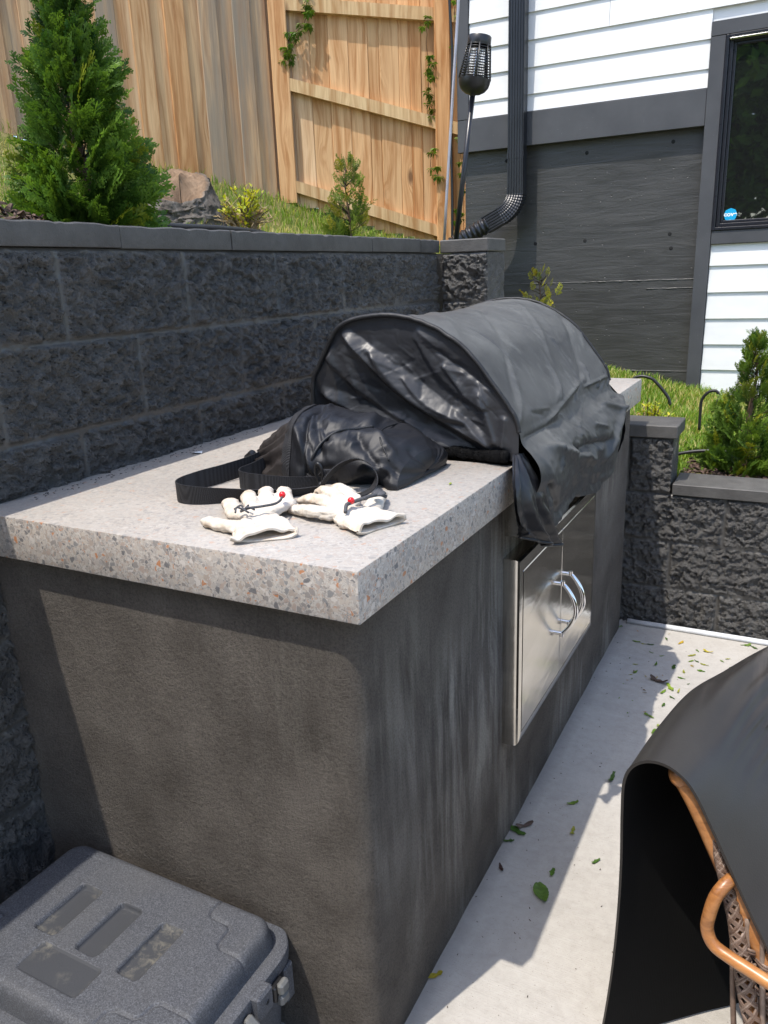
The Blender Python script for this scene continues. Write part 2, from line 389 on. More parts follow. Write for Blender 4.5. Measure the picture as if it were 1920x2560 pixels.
def m_leather():
    g = G('pale_leather'); p = g.obj()
    f = g.noise(p, 24., 5., .65); c = g.vcol(); s = g.sep(c)
    base = g.ramp(f, [(.3, (.47, .41, .33)), (.6, (.62, .57, .50))])
    dirt = g.ma('MULTIPLY', g.ramp(g.noise(p, 42., 5., .7), [(.42, 0.), (.66, 1.)]), g.ma('MULTIPLY_ADD', s[0], .85, .22))
    base = g.mix(dirt, base, (.40, .27, .16))
    h = g.n('TexNoise', {'noise_type': 'RIDGED_MULTIFRACTAL'}, Vector=p, Scale=60., Detail=4., Roughness=.6).outputs['Fac']
    nr = g.bump(h, .2, .003); nr = g.bump(g.noise(p, 600., 2.), .2, .0008, nr)
    return g.out(base, .75, nr, spec=.2)
def m_leaf(name, lo=.85, tr=.35):
    g = G(name); c = g.vcol(); f = g.noise(g.pos(), 70., 3.)
    base = g.mix(g.ramp(f, [(.35, .45), (.65, 0.)]), c, g.mix(1., c, (.5, .58, .5), 'MULTIPLY'))
    g.out(base, .5, spec=.3)
    t = g.n('BsdfTranslucent', Color=g.mix(1., base, (1.3, 1.25, .6), 'MULTIPLY')); mx = g.n('MixShader', _0=tr); o = g.nt.nodes['Material Output']
    g.nt.links.new(g.b.outputs[0], mx.inputs[1]); g.nt.links.new(t.outputs[0], mx.inputs[2]); g.nt.links.new(mx.outputs[0], o.inputs[0])
    return g.m
def m_soil():
    g = G('lawn_soil'); p = g.pos(); f = g.noise(p, 9., 6., .65)
    base = g.ramp(f, [(.3, (.075, .085, .025)), (.5, (.13, .135, .045)), (.7, (.22, .18, .09))])
    return g.out(base, .95, g.bump(g.noise(p, 120., 5., .7), .6, .01), spec=.1)
def m_bark():
    g = G('stump_bark'); p = g.obj(); c = g.sep(g.vcol()); f = g.noise(g.map(p, (14, 14, 5)), 1., 6., .7, .6)
    bark = g.ramp(f, [(.3, (.045, .038, .034)), (.5, (.10, .088, .076)), (.7, (.17, .155, .14))])
    wood = g.ramp(f, [(.3, (.13, .085, .055)), (.7, (.30, .21, .14))])
    return g.out(g.mix(c[0], bark, wood), .9, g.bump(f, .8, .02), spec=.1)
def m_glass():
    g = G('window_glass'); g.out((.012, .013, .013), .015, spec=.5, IOR=2.4); return g.m
def m_vc(name, rough=.8):
    g = G(name); c = g.vcol(); f = g.noise(g.pos(), 60., 4.)
    return g.out(g.mix(g.ramp(f, [(.35, .5), (.65, 0.)]), c, g.mix(1., c, (.5, .5, .5), 'MULTIPLY')), rough, g.bump(f, .3, .004), spec=.2)
M = {}
M['stucco'] = m_stucco(); M['terrazzo'] = m_terrazzo(); M['block'] = m_block(); M['cap'] = m_cap(); M['patio'] = m_patio()
M['cedar'] = m_wood('cedar_boards', [(0, (.64, .39, .19)), (.35, (.76, .49, .26)), (.65, (.68, .38, .17)), (1, (.80, .55, .32))], (.20, .165, .125))
M['pine'] = m_wood('pine_rails', [(0, (.62, .42, .22)), (1, (.70, .50, .27))], (.3, .24, .16))
M['siding'] = m_siding(); M['trim'] = m_trim(); M['foundation'] = m_foundation()
M['black_metal'] = plain('black_painted_metal', (.014, .015, .019), .32, 0, .2, 12, .08, 80)
M['black_plastic'] = plain('black_plastic', (.012, .012, .013), .38, 0, .15, 30)
M['frame_black'] = plain('window_frame_black', (.013, .014, .020), .3)
M['grey_metal'] = plain('grey_rod_metal', (.42, .40, .42), .4, .6)
M['silver'] = plain('bright_steel', (.66, .66, .67), .12, 1., .05, 60)
M['chrome'] = plain('polished_chrome', (.80, .80, .81), .05, 1., .02, 10)
M['cover_top'] = m_cloth('cover_cloth_top', (.021, .022, .025), (.115, .117, .110), .72, .50, .40)
M['cover_side'] = m_cloth('cover_cloth_side', (.024, .025, .029), (.06, .06, .064), .4, .44, .40)
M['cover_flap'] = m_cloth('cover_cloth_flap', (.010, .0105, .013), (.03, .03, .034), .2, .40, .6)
M['piping'] = plain('black_piping', (.008, .008, .009), .5, 0, .2, 60, .3, 900)
M['velcro'] = plain('velcro_loop', (.008, .008, .0085), .95, 0, .5, 500, 1., 1100, .1)
M['bag'] = m_cloth('bag_nylon', (.0065, .0068, .009), (.018, .018, .021), .2, .52, .28, True)
M['bag_collar'] = m_cloth('bag_collar_cloth', (.022, .018, .017), (.04, .034, .03), .3, .55, 1.)
M['webbing'] = m_webbing(); M['case'] = m_plastic(); M['recess'] = m_recess(); M['steel'] = m_steel()
M['mat'] = m_mat(); M['matback'] = m_matback(); M['rattan'] = m_rattan(); M['wicker'] = m_wicker(); M['leather'] = m_leather()
M['leaf'] = m_leaf('foliage'); M['grass'] = m_leaf('grass_blade', tr=.45); M['fallen'] = m_leaf('fallen_leaf_skin', tr=.2)
M['soil'] = m_soil(); M['bark'] = m_bark(); M['glass'] = m_glass(); M['mulch'] = m_vc('bark_mulch', .9)
M['pvc'] = plain('white_pvc', (.62, .64, .66), .4); M['cord'] = plain('grey_elastic', (.06, .06, .065), .7, 0, .4, 300, .5, 900)
M['red'] = plain('red_bead', (.62, .012, .018), .22); M['sticker'] = plain('sticker_blue', (.01, .37, .66), .35, 0, .03); M['white'] = plain('white_print', (.85, .87, .88), .5)
M['grey_plastic'] = plain('grey_plastic', (.12, .12, .115), .4); M['twig'] = m_vc('dry_twig', .8); M['dark'] = plain('dark_void', (.01, .01, .01), .9)
M['hose'] = plain('black_hose', (.016, .016, .017), .45); M['red_cedar_post'] = M['cedar']

# ================================================================== setting: ground
H, TH, WX, LY = .92, .0788, .7833, 2.0104       # counter height, slab thickness, slab depth, slab length
FC = np.array([-2.677, 3.799]); FE = np.array([.885, .465]); FN = np.array([-.465, .885]); FL = np.array([-.6, -.8])
def z_fence(y): return 1.808+.285*(3.8-np.clip(y, 1.4, 4.2))
def ground(x, y):
    xf = FC[0]+FL[0]/FL[1]*(np.clip(y, -6, 4.1)-FC[1])
    t = np.clip((-.95-x)/(-.95-xf), 0, 1)
    bed = 1.395+(z_fence(y)-1.395)*t**2.7+.085*sstep(.62, .2, y)*sstep(-.93, -1.02, x)*sstep(-1.5, -1.2, x)
    low = .515+.22*np.maximum(0, .15-x)+.02*(y-2.2)
    low = np.where(x > .15, np.maximum(low-.02*(x-.15), .3), low)
    # bank between the two levels, running from the corner pier to the house corner
    s = (x-(-.66))-(-.36)*(y-2.2)
    k = sstep(-.02, -.34, s)
    up = low+(np.minimum(bed, 1.38)-low)*k
    up = np.where(x < -1.75, bed, up)
    z = np.where(y > 2.1, up, np.where(x < -.88, bed, -.06))
    z = np.where((x < -1.0) & (y > 2.1), np.maximum(up, bed*sstep(-1.2, -1.6, x)+up*(1-sstep(-1.2, -1.6, x))), z)
    return z
def axis(a, b, st, far): 
    m = np.arange(a, b+1e-6, st); e = np.array([.3, .8, 1.8, 4, 9, 20, 45, far]); return np.concatenate([(a-e)[::-1], m, b+e])
gx = np.unique(np.concatenate([axis(-3.4, 1.6, .05, 110), [-.93, -.82]])); gy = np.unique(np.concatenate([axis(-1.2, 4.2, .05, 110), [2.04, 2.16]]))
GX, GY = np.meshgrid(gx, gy, indexing='ij'); GZ = ground(GX, GY)+.008*fbm(GX*3, GY*3, 0, 3)
tag(mk('lawn_ground', np.stack([GX, GY, GZ], -1), gf(*GX.shape), M['soil'], smooth=True), kind='structure')
px = np.concatenate([np.arange(-.8, .8, .04), [1.2, 2, 4, 7]]); py = np.concatenate([[-7, -4, -2], np.arange(-1, 2.06, .04)])
PX, PY = np.meshgrid(px, py, indexing='ij')
tag(mk('patio', np.stack([PX, PY, .0012*fbm(PX*3, PY*3)], -1), gf(*PX.shape), M['patio'], smooth=True), kind='structure')

# ================================================================== block retaining walls
def rock(u, z, zs, odd, even, L=.36, seed=0, amp=1.):
    """how far a split-face wall stands proud of its mortar plane"""
    zs = np.array(zs); k = np.clip(np.searchsorted(zs, z)-1, 0, len(zs)-2)
    dz = np.minimum(z-zs[k], zs[k+1]-z)
    off = np.where(k % 2 == 0, even, odd); q = (u-off)/L; du = np.abs(q-np.round(q))*L
    blk = _h(np.floor(q).astype(np.int64), k, 3, seed)
    wob = .0025*fbm(u*30, z*30, 0, 3, seed+3)
    e = np.minimum(du, dz)+wob
    wx, wy = fbm(u*38, z*38, 0, 3, 70)*.6, fbm(u*38, z*38, 5, 3, 71)*.6
    c1, v1, dx1, dy1 = cell(u*34+wx, z*40+wy, seed); c2, v2, dx2, dy2 = cell(u*95+wx*2, z*105+wy*2, seed+5)
    f = (v1-.5)*.0075+dx1*(v1*7 % 1-.5)*.011+dy1*(v1*13 % 1-.35)*.013+(v2-.5)*.0062+dx2*(v2*5 % 1-.5)*.006+dy2*(v2*9 % 1-.4)*.008+.0055*fbm(u*8, z*9, 0, 3, seed)+.0045*fbm(u*70, z*80, 1, 3, seed)
    face = .0085+.003*blk+f*amp
    joint = .0035+.0012*fbm(u*40, z*40, 2, 3)
    w = sstep(.0035, .0105, e)
    global ROCKW
    ROCKW = w
    return joint*(1-w)+np.maximum(face, 0)*w
def lin(a, b, st): return np.linspace(a, b, int(round((b-a)/st))+1)

lw = thing('retaining_wall', 'long charcoal split-face block wall behind the counter, holding back the planted bed', 'retaining wall', (-.88, 0, 0))
u = np.concatenate([lin(-3.2, -.35, .03)[:-1], lin(-.35, 2.06, .0038)]); z = np.concatenate([lin(-.05, .22, .02)[:-1], lin(.22, .83, .007)[:-1], lin(.83, 1.371, .0036)])
U, Z = np.meshgrid(u, z, indexing='ij')
zs = [-.06, .128, .306, .484, .662, .84, 1.0174, 1.195, 1.3695]
off = rock(U, Z, zs, .265, .09, seed=2, amp=1.4)
off = np.where(Z > 1.353, np.minimum(off, .012*(1.371-Z)/.018), off)
lwm = MB().grid(np.stack([-.797+off, U, Z], -1), np.repeat(ROCKW[..., None], 3, 2), flip=True)
lwm.box((-.985, -3.2, -.05), (-.815, 2.2, 1.37))
lwm.build('block_face', M['block'], lw, smooth=True, auto=None)
cb = MB(); ys = [-3.2+.366*k for k in range(9)]+[.068, .434, .8, 1.166, 1.53, 1.9, 2.065]; ys = [y for y in ys if y < -.2 or y > .06]
for a, b in zip(ys[:-1], ys[1:]):
    j = RNG.uniform(-.0015, .0015, 2)
    ny = max(3, int((b-a)/.012)); yy = np.linspace(a+.001, b-.001, ny)
    prof = np.array([[-.985, 1.372], [-.786, 1.372], [-.785, 1.375], [-.785, 1.4155], [-.788, 1.4185], [-.985, 1.4185]])
    Gd = np.zeros((ny, 6, 3)); Gd[:, :, 1] = yy[:, None]; Gd[:, :, 0] = prof[None, :, 0]+j[0]; Gd[:, :, 2] = prof[None, :, 1]+j[1]*.6
    Gd[:, 1:5, 0] += .0022*fbm(yy*26, 1.0+a, 0, 3)[:, None]; Gd[:, 3:5, 2] += np.minimum(0, .004*fbm(yy*40, a, 3, 3)-.0007)[:, None]
    cb.grid(Gd, wrap=True); n0 = cb.n-ny*6
    cb.F += [[n0+k for k in range(6)][::-1], [n0+(ny-1)*6+k for k in range(6)]]; cb.MI += [0, 0]
cb.build('cap_stones', M['cap'], lw, auto=35)

rw = thing('stepped_block_wall', 'low charcoal block wall stepping down across the end of the patio', 'retaining wall', (.6, 2.1, 0))
mb = MB()
def rock_panel(x0, x1, z0, z1, zs, odd, even, y, st=.004, seed=4):
    u = np.concatenate([lin(x0, min(x1, .62), st), lin(.66, x1, .04)]) if x1 > .62 else lin(x0, x1, st)
    z = lin(z0, z1, st); U, Z = np.meshgrid(u, z, indexing='ij'); o = rock(U, Z, zs, odd, even, seed=seed, amp=1.15)
    o *= sstep(-.001, .01, np.minimum(Z-z0+.01, z1-Z))
    mb.grid(np.stack([U, y-o, Z], -1), np.repeat(ROCKW[..., None], 3, 2))
zr = [-.02, .155, .334, .512]
rock_panel(-.2, 2.6, -.02, .512, zr, .131, .305, 2.022)
rock_panel(-.2, .118, .512, .713, [.512, .715], .0, -.03, 2.022, seed=8)
mb.box((-.76, 2.03, -.02), (2.6, 2.17, .511)); mb.box((-.42, 2.03, .5), (.116, 2.17, .712)); mb.box((-.56, 2.03, .5), (-.42, 2.17, 1.0))
# side of the step
zz = lin(.505, .713, .006); yy = lin(2.02, 2.17, .006); A, B = np.meshgrid(yy, zz, indexing='ij')
mb.grid(np.stack([.117+.004*fbm(A*40, B*40, 0, 4), A, B], -1))
mb.build('block_face', M['block'], rw, smooth=True)
c = MB()
for a, b in ((.1255, .49), (.492, .86), (.862, 1.23), (1.232, 1.6), (1.602, 2.6)): c.box((a, 2.004, .513), (b, 2.187, .553), bev=.0025)
c.box((-.43, 2.003, .7145), (.131, 2.19, .759), bev=.003); c.box((-.57, 2.01, 1.001), (-.435, 2.19, 1.04), bev=.003)
c.build('cap_stones', M['cap'], rw, auto=35)

pr = thing('corner_pier', 'square block pier with a rough face standing at the end of the long wall', 'pier', (-.68, 2.16, 0))
mb = MB(); zz = lin(.84, 1.366, .004); uu = lin(-.778, -.592, .004); U, Z = np.meshgrid(uu, zz, indexing='ij')
o = rock(U, Z, [.83, 1.012, 1.19, 1.366], -.98, -.98, L=.4, seed=11, amp=1.5)+.006; o *= sstep(0, .012, np.minimum(U+.779, -.591-U)+.002)
mb.grid(np.stack([U, 2.078-o, Z], -1), np.repeat(ROCKW[..., None], 3, 2))
yy = lin(2.07, 2.25, .006); A, B = np.meshgrid(yy, zz, indexing='ij'); mb.grid(np.stack([-.594+.005*fbm(A*30, B*30, 0, 4)+.004*sstep(2.1, 2.2, A), A, B], -1))
mb.box((-.778, 2.082, .6), (-.598, 2.25, 1.366)); mb.build('block_face', M['block'], pr, smooth=True)
MB().box((-.782, 2.062, 1.3685), (-.586, 2.255, 1.4165), bev=.004).build('cap_stone', M['cap'], pr, auto=35)

# ================================================================== the counter
ct = thing('outdoor_counter', 'long outdoor kitchen counter with grey stucco base and speckled concrete top', 'counter', (-.39, 1.0, 0))
def rrect(x0, y0, x1, y1, r, n=8, st=.02):
    P = []
    for cx, cy, a in ((x1-r, y0+r, -90), (x1-r, y1-r, 0), (x0+r, y1-r, 90), (x0+r, y0+r, 180)):
        for t in np.linspace(R(a), R(a+90), n): P.append((cx+r*math.cos(t), cy+r*math.sin(t)))
    P.append(P[0]); Q = []
    for a, b in zip(P[:-1], P[1:]):
        k = max(1, int(math.dist(a, b)/st))
        for i in range(k): Q.append((a[0]+(b[0]-a[0])*i/k, a[1]+(b[1]-a[1])*i/k))
    return np.array(Q)
pb = rrect(-.82, .0265, -.0205, 1.974, .034); zz = lin(-.01, H-TH, .02)
nrm = np.roll(pb, -1, 0)-np.roll(pb, 1, 0); nrm = np.stack([nrm[:, 1], -nrm[:, 0]], 1); nrm /= np.linalg.norm(nrm, axis=1)[:, None]
Gd = np.zeros((len(zz), len(pb), 3)); w = .0022*fbm(pb[None, :, 0]*7, pb[None, :, 1]*7, zz[:, None]*7, 4)
Gd[..., :2] = pb[None]+nrm[None]*w[..., None]; Gd[..., 2] = zz[:, None]
mb = MB().grid(Gd, wrap=True, flip=True); mb.build('stucco_base', M['stucco'], ct, smooth=True)
import bmesh
def slab(poly, z0, z1, bev, name, mat, parent):
    bm = bmesh.new(); f = bm.faces.new([bm.verts.new((x, y, z0)) for x, y in poly]); f.normal_update()
    if f.normal.z > 0: f.normal_flip()
    r = bmesh.ops.extrude_face_region(bm, geom=[f]); bmesh.ops.translate(bm, verts=[v for v in r['geom'] if isinstance(v, bmesh.types.BMVert)], vec=(0, 0, z1-z0))
    bmesh.ops.recalc_face_normals(bm, faces=bm.faces)
    if bev: bmesh.ops.bevel(bm, geom=list(bm.edges), offset=bev, segments=2, profile=.5, affect='EDGES')
    bm.verts.index_update(); V = [v.co[:] for v in bm.verts]; F = [[v.index for v in f.verts] for f in bm.faces]; bm.free()
    o = mk(name, V, F, mat, parent); shade(o, 30); return o
slab([(0, 0), (0, .645), (-.44, .645), (-.44, 1.416), (0, 1.416), (0, LY), (-WX-.01, LY), (-WX-.01, 0)], H-TH, H, .0028, 'countertop', M['terrazzo'], ct)
# stainless double doors
fr = MB(); y0, y1, z0, z1, xf = .638, 1.322, .275, .718, .0165
yi0, yi1, zi0, zi1 = .660, 1.296, .299, .690
def strip(a, b): fr.box(a, b, bev=.0)
pro = [(-.021, 0), (xf-.011, 0), (xf-.0055, .0015), (xf-.0015, .0055), (xf, .011)]
def ring(py0, pz0, py1, pz1, prof, inner):
    cs = [(py0, pz0, 1, 1), (py1, pz0, -1, 1), (py1, pz1, -1, -1), (py0, pz1, 1, -1)]
    G_ = np.array([[(x, a+d*sa, b+d*sb) for x, d in prof] + [(xf, *q), (xf-.003, *q)] for (a, b, sa, sb), q in zip(cs, inner)])
    fr.grid(np.concatenate([G_, G_[:1]], 0), flip=True)
ring(y0, z0, y1, z1, pro, [(yi0, zi0), (yi1, zi0), (yi1, zi1), (yi0, zi1)])
dfr = fr.build('door_frame', M['steel'], ct, auto=25)
ym = .966
for k, (a, b) in enumerate(((yi0+.002, ym-.0015), (ym+.0015, yi1-.002))):
    d = MB(); d.box((-.0, a, zi0+.002), (xf+.0008, b, zi1-.002), bev=.0015)
    do = d.build('door', M['steel'], ct, auto=30)
    yh = ym-.036 if k == 0 else ym+.036
    h = MB(); t = np.linspace(0, 1, 26); zc, hl, bow = .494, .068, .036
    P = np.stack([xf+.012+bow*np.sin(np.pi*t)**.8, np.full(26, yh), zc+hl-2*hl*t], 1); h.tube(P, .0045+.0018*np.sin(np.pi*t), 12)
    for s_ in (-1, 1): h.tube([(xf, yh, zc+s_*hl*.97), (xf+.016, yh, zc+s_*hl*.97)], .0052, 12); h.tube([(xf+.014, yh, zc+s_*hl*.93), (xf+.014, yh, zc+s_*(hl+.006))], .0058, 12)
    h.build('handle', M['chrome'], do, auto=40)
# grill body under its cover
gb = MB().box((-.43, .74, .60), (-.03, 1.41, .97), bev=.004).box((-.024, .648, .768), (.010, 1.412, .905), bev=.003).box((-.024, .6475, .765), (.016, .672, .90), bev=.002)
gr = gb.build('built_in_grill', M['steel'], None, auto=30, loc=(-.2, 1.03, .6))
tag(gr, 'steel grill set in the counter, one front corner showing below the cover', 'grill')

# ================================================================== house
hs = thing('house', 'house wall of white lap siding over dark board-marked concrete, with grey trim', 'house', (0, 4.2, .3))
MB().box((-1.47, 4.03, -.3), (-.06, 4.3, 2.02)).build('foundation', M['foundation'], hs)
for x, z in ((-1.205, 1.923), (-.727, 1.921), (-.26, 1.932), (-.721, 1.447), (-.248, 1.459), (-.237, 1.383), (-1.02, 1.445)):
    MB().lathe([(.0, .0015), (.007, .0015), (.0105, .0005), (.0105, -.004)], (x, 4.0295, z), (0, -1, 0), 12).build('tie_hole', M['dark'], hs)
for zl, x0, x1 in ((1.213, -1.47, -.1), (1.166, -.36, -.1), (.70, -.6, -.1)):
    t = lin(x0, x1, .01); MB().tube(np.stack([t, np.full(len(t), 4.031), zl+.0016*fbm(t*30, zl)], 1), .0035+.0025*fbm(t*60, 3.), 6).build('form_seam', M['foundation'], hs, smooth=True)
sd = MB()
def lap(x0, x1, z0, z1, yo=0.):
    sd.add([(x0, 3.9965+yo, z1+.012), (x1, 3.9965+yo, z1+.012), (x1, 3.986+yo, z0), (x0, 3.986+yo, z0), (x0, 3.999+yo, z0), (x1, 3.999+yo, z0), (x0, 4.004, z1+.012), (x1, 4.004, z1+.012)],
           [[0, 3, 2, 1], [3, 4, 5, 2], [0, 6, 4, 3], [1, 2, 5, 7]])
zb = 2.119
for k in range(18):
    a = zb+.1375*k; b = a+.1375
    xr = -.1005 if a < 2.46 else 3.2
    jx = -.62 if k == 3 else None
    if jx: lap(-1.4245, jx-.001, max(a, 2.165), b); lap(jx+.001, xr, max(a, 2.165), b, -.0006)
    else: lap(-1.4245, xr, max(a, 2.165), b)
for k in range(-1, 6):
    a = .5775+.1405*k; lap(-.024, 3.2, max(a, .55), min(a+.1405, 1.378))
sd.box((-1.495, 4.005, 2.02), (3.2, 7.5, 4.6)); sd.box((-.058, 4.005, -.3), (3.2, 7.5, 2.018)); sd.box((-1.47, 4.31, -.3), (-.062, 7.5, 2.018)); sd.build('lap_siding', M['siding'], hs)
tr = MB()
tr.box((-1.4980, 3.979, 1.987), (-.1015, 4.028, 2.163), bev=.0015)
tr.box((-1.4985, 3.9775, 2.1655), (-1.427, 4.02, 4.6), bev=.0015)
tr.box((-.1, 3.975, -.2), (-.0275, 4.06, 2.398), bev=.0015)
tr.box((-.1, 3.974, 2.400), (1.0, 4.02, 2.467), bev=.0015)
tr.box((-.025, 3.9755, 1.392), (1.0, 4.02, 1.459), bev=.0015); tr.box((.93, 3.976, 1.461), (1.0, 4.02, 2.398), bev=.0015)
tr.box((-1.4975, 3.981, 2.1635), (-.1015, 4.0, 2.1675), bev=.001)
tr.build('trim_board', M['trim'], hs, auto=30)
wf = MB()
def frame(x0, x1, z0, z1, w, ya, yb, b=.003):
    wf.box((x0, ya, z0), (x0+w, yb, z1), bev=b); wf.box((x1-w, ya, z0), (x1, yb, z1), bev=b)
    wf.box((x0+w-.0005, ya+.0008, z0), (x1-w+.0005, yb-.0008, z0+w), bev=b); wf.box((x0+w-.0005, ya+.0008, z1-w), (x1-w+.0005, yb-.0008, z1), bev=b)
frame(-.0265, .929, 1.4605, 2.397, .017, 3.969, 4.03); frame(-.009, .912, 1.478, 2.381, .019, 3.982, 4.03); frame(.0105, .893, 1.497, 2.363, .015, 3.992, 4.03)
wo = wf.build('window', M['frame_black'], hs, auto=30)
MB().box((.025, 4.004, 1.511), (.879, 4.012, 2.349)).build('pane', M['glass'], wo)
MB().box((-.008, 3.9665, 2.371), (.9, 3.9815, 2.3795), bev=.002).build('sun_glint_strip', M['silver'], wo)  # added silver strip, stands for the sun's reflection on the frame's sloped edge
st = MB(); st.lathe([(0, .0012), (.0335, .0012), (.034, 0)], (.060, 4.0035, 1.538), (0, -1, 0), 8)
fc = bpy.data.curves.new('t', 'FONT'); fc.body = 'cove'; fc.size = .031; fc.align_x = 'CENTER'; fc.align_y = 'CENTER'; fc.offset = .0009
fo = bpy.data.objects.new('t', fc); COL.objects.link(fo); bpy.context.view_layer.update(); dg = bpy.context.evaluated_depsgraph_get()
tm = bpy.data.meshes.new_from_object(fo.evaluated_get(dg)); bpy.data.objects.remove(fo)
tv = np.array([v.co[:] for v in tm.vertices]); st.add(np.stack([.060+tv[:, 0]*1.12, np.full(len(tv), 4.0018), 1.541+tv[:, 1]], 1), [list(p.vertices) for p in tm.polygons], mi=1)
a = np.linspace(-.5, .5, 9); st.add(np.concatenate([np.stack([.06+.013*np.sin(a), np.full(9, 4.0018), 1.5115-.004+.006*np.cos(a*2.4)], 1), np.stack([.06+.013*np.sin(a), np.full(9, 4.0018), 1.5015+0*a], 1)]), [[i, i+1, i+10, i+9] for i in range(8)], mi=1)
st.build('window_sticker', [M['sticker'], M['white']], wo)
# downspout: fluted box section, swept
def section(w, d, n=6):
    P = []; xs = np.linspace(-w/2, w/2, 4*n+1)
    for k, x in enumerate(xs): P.append((x, -d/2+(.0035 if k % 4 in (2,) else 0)))
    P += [(w/2, d/2), (-w/2, d/2)]; return np.array(P)
dsP = section(.094, .066); ds = MB()
def sweep(path, ang, sec, rib=None):
    G_ = []
    for k, ((x, y, z), a) in enumerate(zip(path, ang)):
        s_ = 1+(rib[k] if rib is not None else 0); ca, sa = math.cos(a), math.sin(a)
        G_.append([(x+ca*p*s_, y+q*s_, z+sa*p*s_) for p, q in sec])
    ds.grid(np.array(G_), wrap=True)
sweep([(-1.1105, 3.94, 4.6), (-1.1105, 3.94, 1.735)], [0, 0], dsP)
for zc in (1.935, 1.742): sweep([(-1.1105, 3.94, zc+.018), (-1.1105, 3.94, zc-.018)], [0, 0], dsP*1.05)
n = 46; th = np.linspace(0, R(62), n); rad = .135; pth = [(-1.1105-rad*(1-math.cos(t)), 3.94-.05*t, 1.725-rad*math.sin(t)) for t in th]
rib = np.where((np.arange(n)//2) % 2 == 0, .05, -.015)
sweep(pth, [-t for t in th], dsP, rib)
e = np.array(pth[-1]); dv = np.array([-math.sin(R(62)), -.25, -math.cos(R(62))]); sweep([e, e+dv*.10], [-R(62)]*2, dsP)
f0 = e+dv*.09; L_ = np.arange(0, 40); ds.tube([f0+dv*.006*k*1.0+np.array([0, 0, 0]) for k in L_], .047+.004*np.sin(L_*1.35), 18)
ds.build('downspout', M['black_metal'], hs, auto=32)

# ================================================================== fences
def plank(mb, p, e, n, w, z0, z1, th, col, dog=0., slope=0.):
    """upright board: p = plan point of its near face's start, e along, n outward"""
    p = np.array([p[0], p[1], 0]); e = np.array([*e, 0.]); n = np.array([*n, 0.]); b = .0042
    zs = lin(z0, z1, .25); bow = RNG.uniform(-.004, .004); 
    ring_ = [(b, 0), (w-b, 0), (w, b), (w, th), (0, th), (0, b)]
    G_ = []
    for k, zv in enumerate(zs):
        t = (zv-z0)/(z1-z0); o = n*bow*math.sin(math.pi*t)
        G_.append([p+e*a+n*q+o+np.array([0, 0, zv+(slope*a if k == 0 else 0)]) for a, q in ring_])
    n0 = mb.n; mb.grid(np.array(G_), np.broadcast_to(col, (len(zs), 6, 3)), wrap=True)
    mb.F += [[n0+k for k in range(6)][::-1], [n0+(len(zs)-1)*6+k for k in range(6)]]; mb.MI += [0, 0]
# side fence, smooth face towards the camera
fl = thing('board_fence', 'tall cedar board fence with greying boards climbing the bank on the left', 'fence', (-2.9, 2.6, 1.5))
mb = MB(); s_ = .02; k = 0; NL = np.array([FL[1], -FL[0]])*-1
NL = np.array([-.8, .6])          # away from the yard
while s_ < 5.2:
    w = RNG.uniform(.108, .122); p = FC+FL*s_+NL*(.0 if k % 2 else .012)
    z0 = z_fence(p[1])+RNG.uniform(-.025, .012)
    wt = np.clip(RNG.choice([.04, .08, .15, .3, .6, .9])+.35*(s_ > 1.25), 0, 1)
    if k in (0, 1): wt = .95
    plank(mb, p, FL, NL, w, z0, z0+1.75, .016, (RNG.random(), wt, RNG.random()))
    s_ += w*(.87 if k % 2 else .91); k += 1
mb.build('boards', M['cedar'], fl)
mb = MB(); plank(mb, FC-FE*.006+FN*-.03, FE, FN, .110, 1.775, 3.5, .026, (.72, .03, .35)); mb.build('corner_board', M['cedar'], fl)
mb = MB(); plank(mb, FC-FE*.09+FN*.018, FE, FN, .09, 1.5, 3.5, .09, (.5, .9, .35)); mb.build('corner_post', M['cedar'], fl)
mb = MB()
for zr_ in (2.0, 2.7, 3.3):
    a, b = FC+NL*.03, FC+FL*5.2+NL*.03
    mb.add([(*a, zr_), (*b, zr_+.6), (*(b+NL*.035), zr_+.6), (*(a+NL*.035), zr_), (*a, zr_+.08), (*b, zr_+.68), (*(b+NL*.035), zr_+.68), (*(a+NL*.035), zr_+.08)], [[3, 2, 1, 0], [4, 5, 6, 7], [0, 1, 5, 4], [1, 2, 6, 5], [2, 3, 7, 6], [3, 0, 4, 7]], (.5, .4, .2))
mb.build('back_rails', M['pine'], fl)
# fence between that corner and the house, rails towards the camera
f2 = thing('railed_fence', 'cedar fence with three sloping rails between the corner and the house', 'fence', (-2.1, 4.1, 1.4))
mb = MB(); s_ = .03; k = 0
while s_ < 1.32:
    w = RNG.choice([.118, .124, .116, .07]) if k > 2 else .085+.035*(k > 0); w = min(w, 1.335-s_)
    wt = (.9, .25, .05)[k] if k < 3 else RNG.uniform(0, .1)
    plank(mb, FC+FE*s_+FN*(.012+RNG.uniform(0, .003)), FE, FN, w+.0006, 1.77-.30*s_+RNG.uniform(-.012, .012), 3.42-.2*s_, .016, (RNG.random(), wt, RNG.random()))
    s_ += w; k += 1
mb.build('boards', M['cedar'], f2)
for zt, sl_ in ((2.972, -.10), (2.541, -.277), (1.945, -.334)):
    zt += .0; a, b = FC+FE*.075-FN*.028, FC+FE*1.33-FN*.028; h_ = .073
    za, zb_ = zt+sl_*.075, zt+sl_*1.33
    c_ = (*RNG.random(1), .05, RNG.random())
    V = [(*a, za-h_), (*b, zb_-h_), (*(b+FN*.038), zb_-h_), (*(a+FN*.038), za-h_), (*a, za), (*b, zb_), (*(b+FN*.038), zb_), (*(a+FN*.038), za)]
    MB().add(V, [[3, 2, 1, 0], [4, 5, 6, 7], [0, 1, 5, 4], [1, 2, 6, 5], [2, 3, 7, 6], [3, 0, 4, 7]], c_).build('rail', M['pine'], f2)
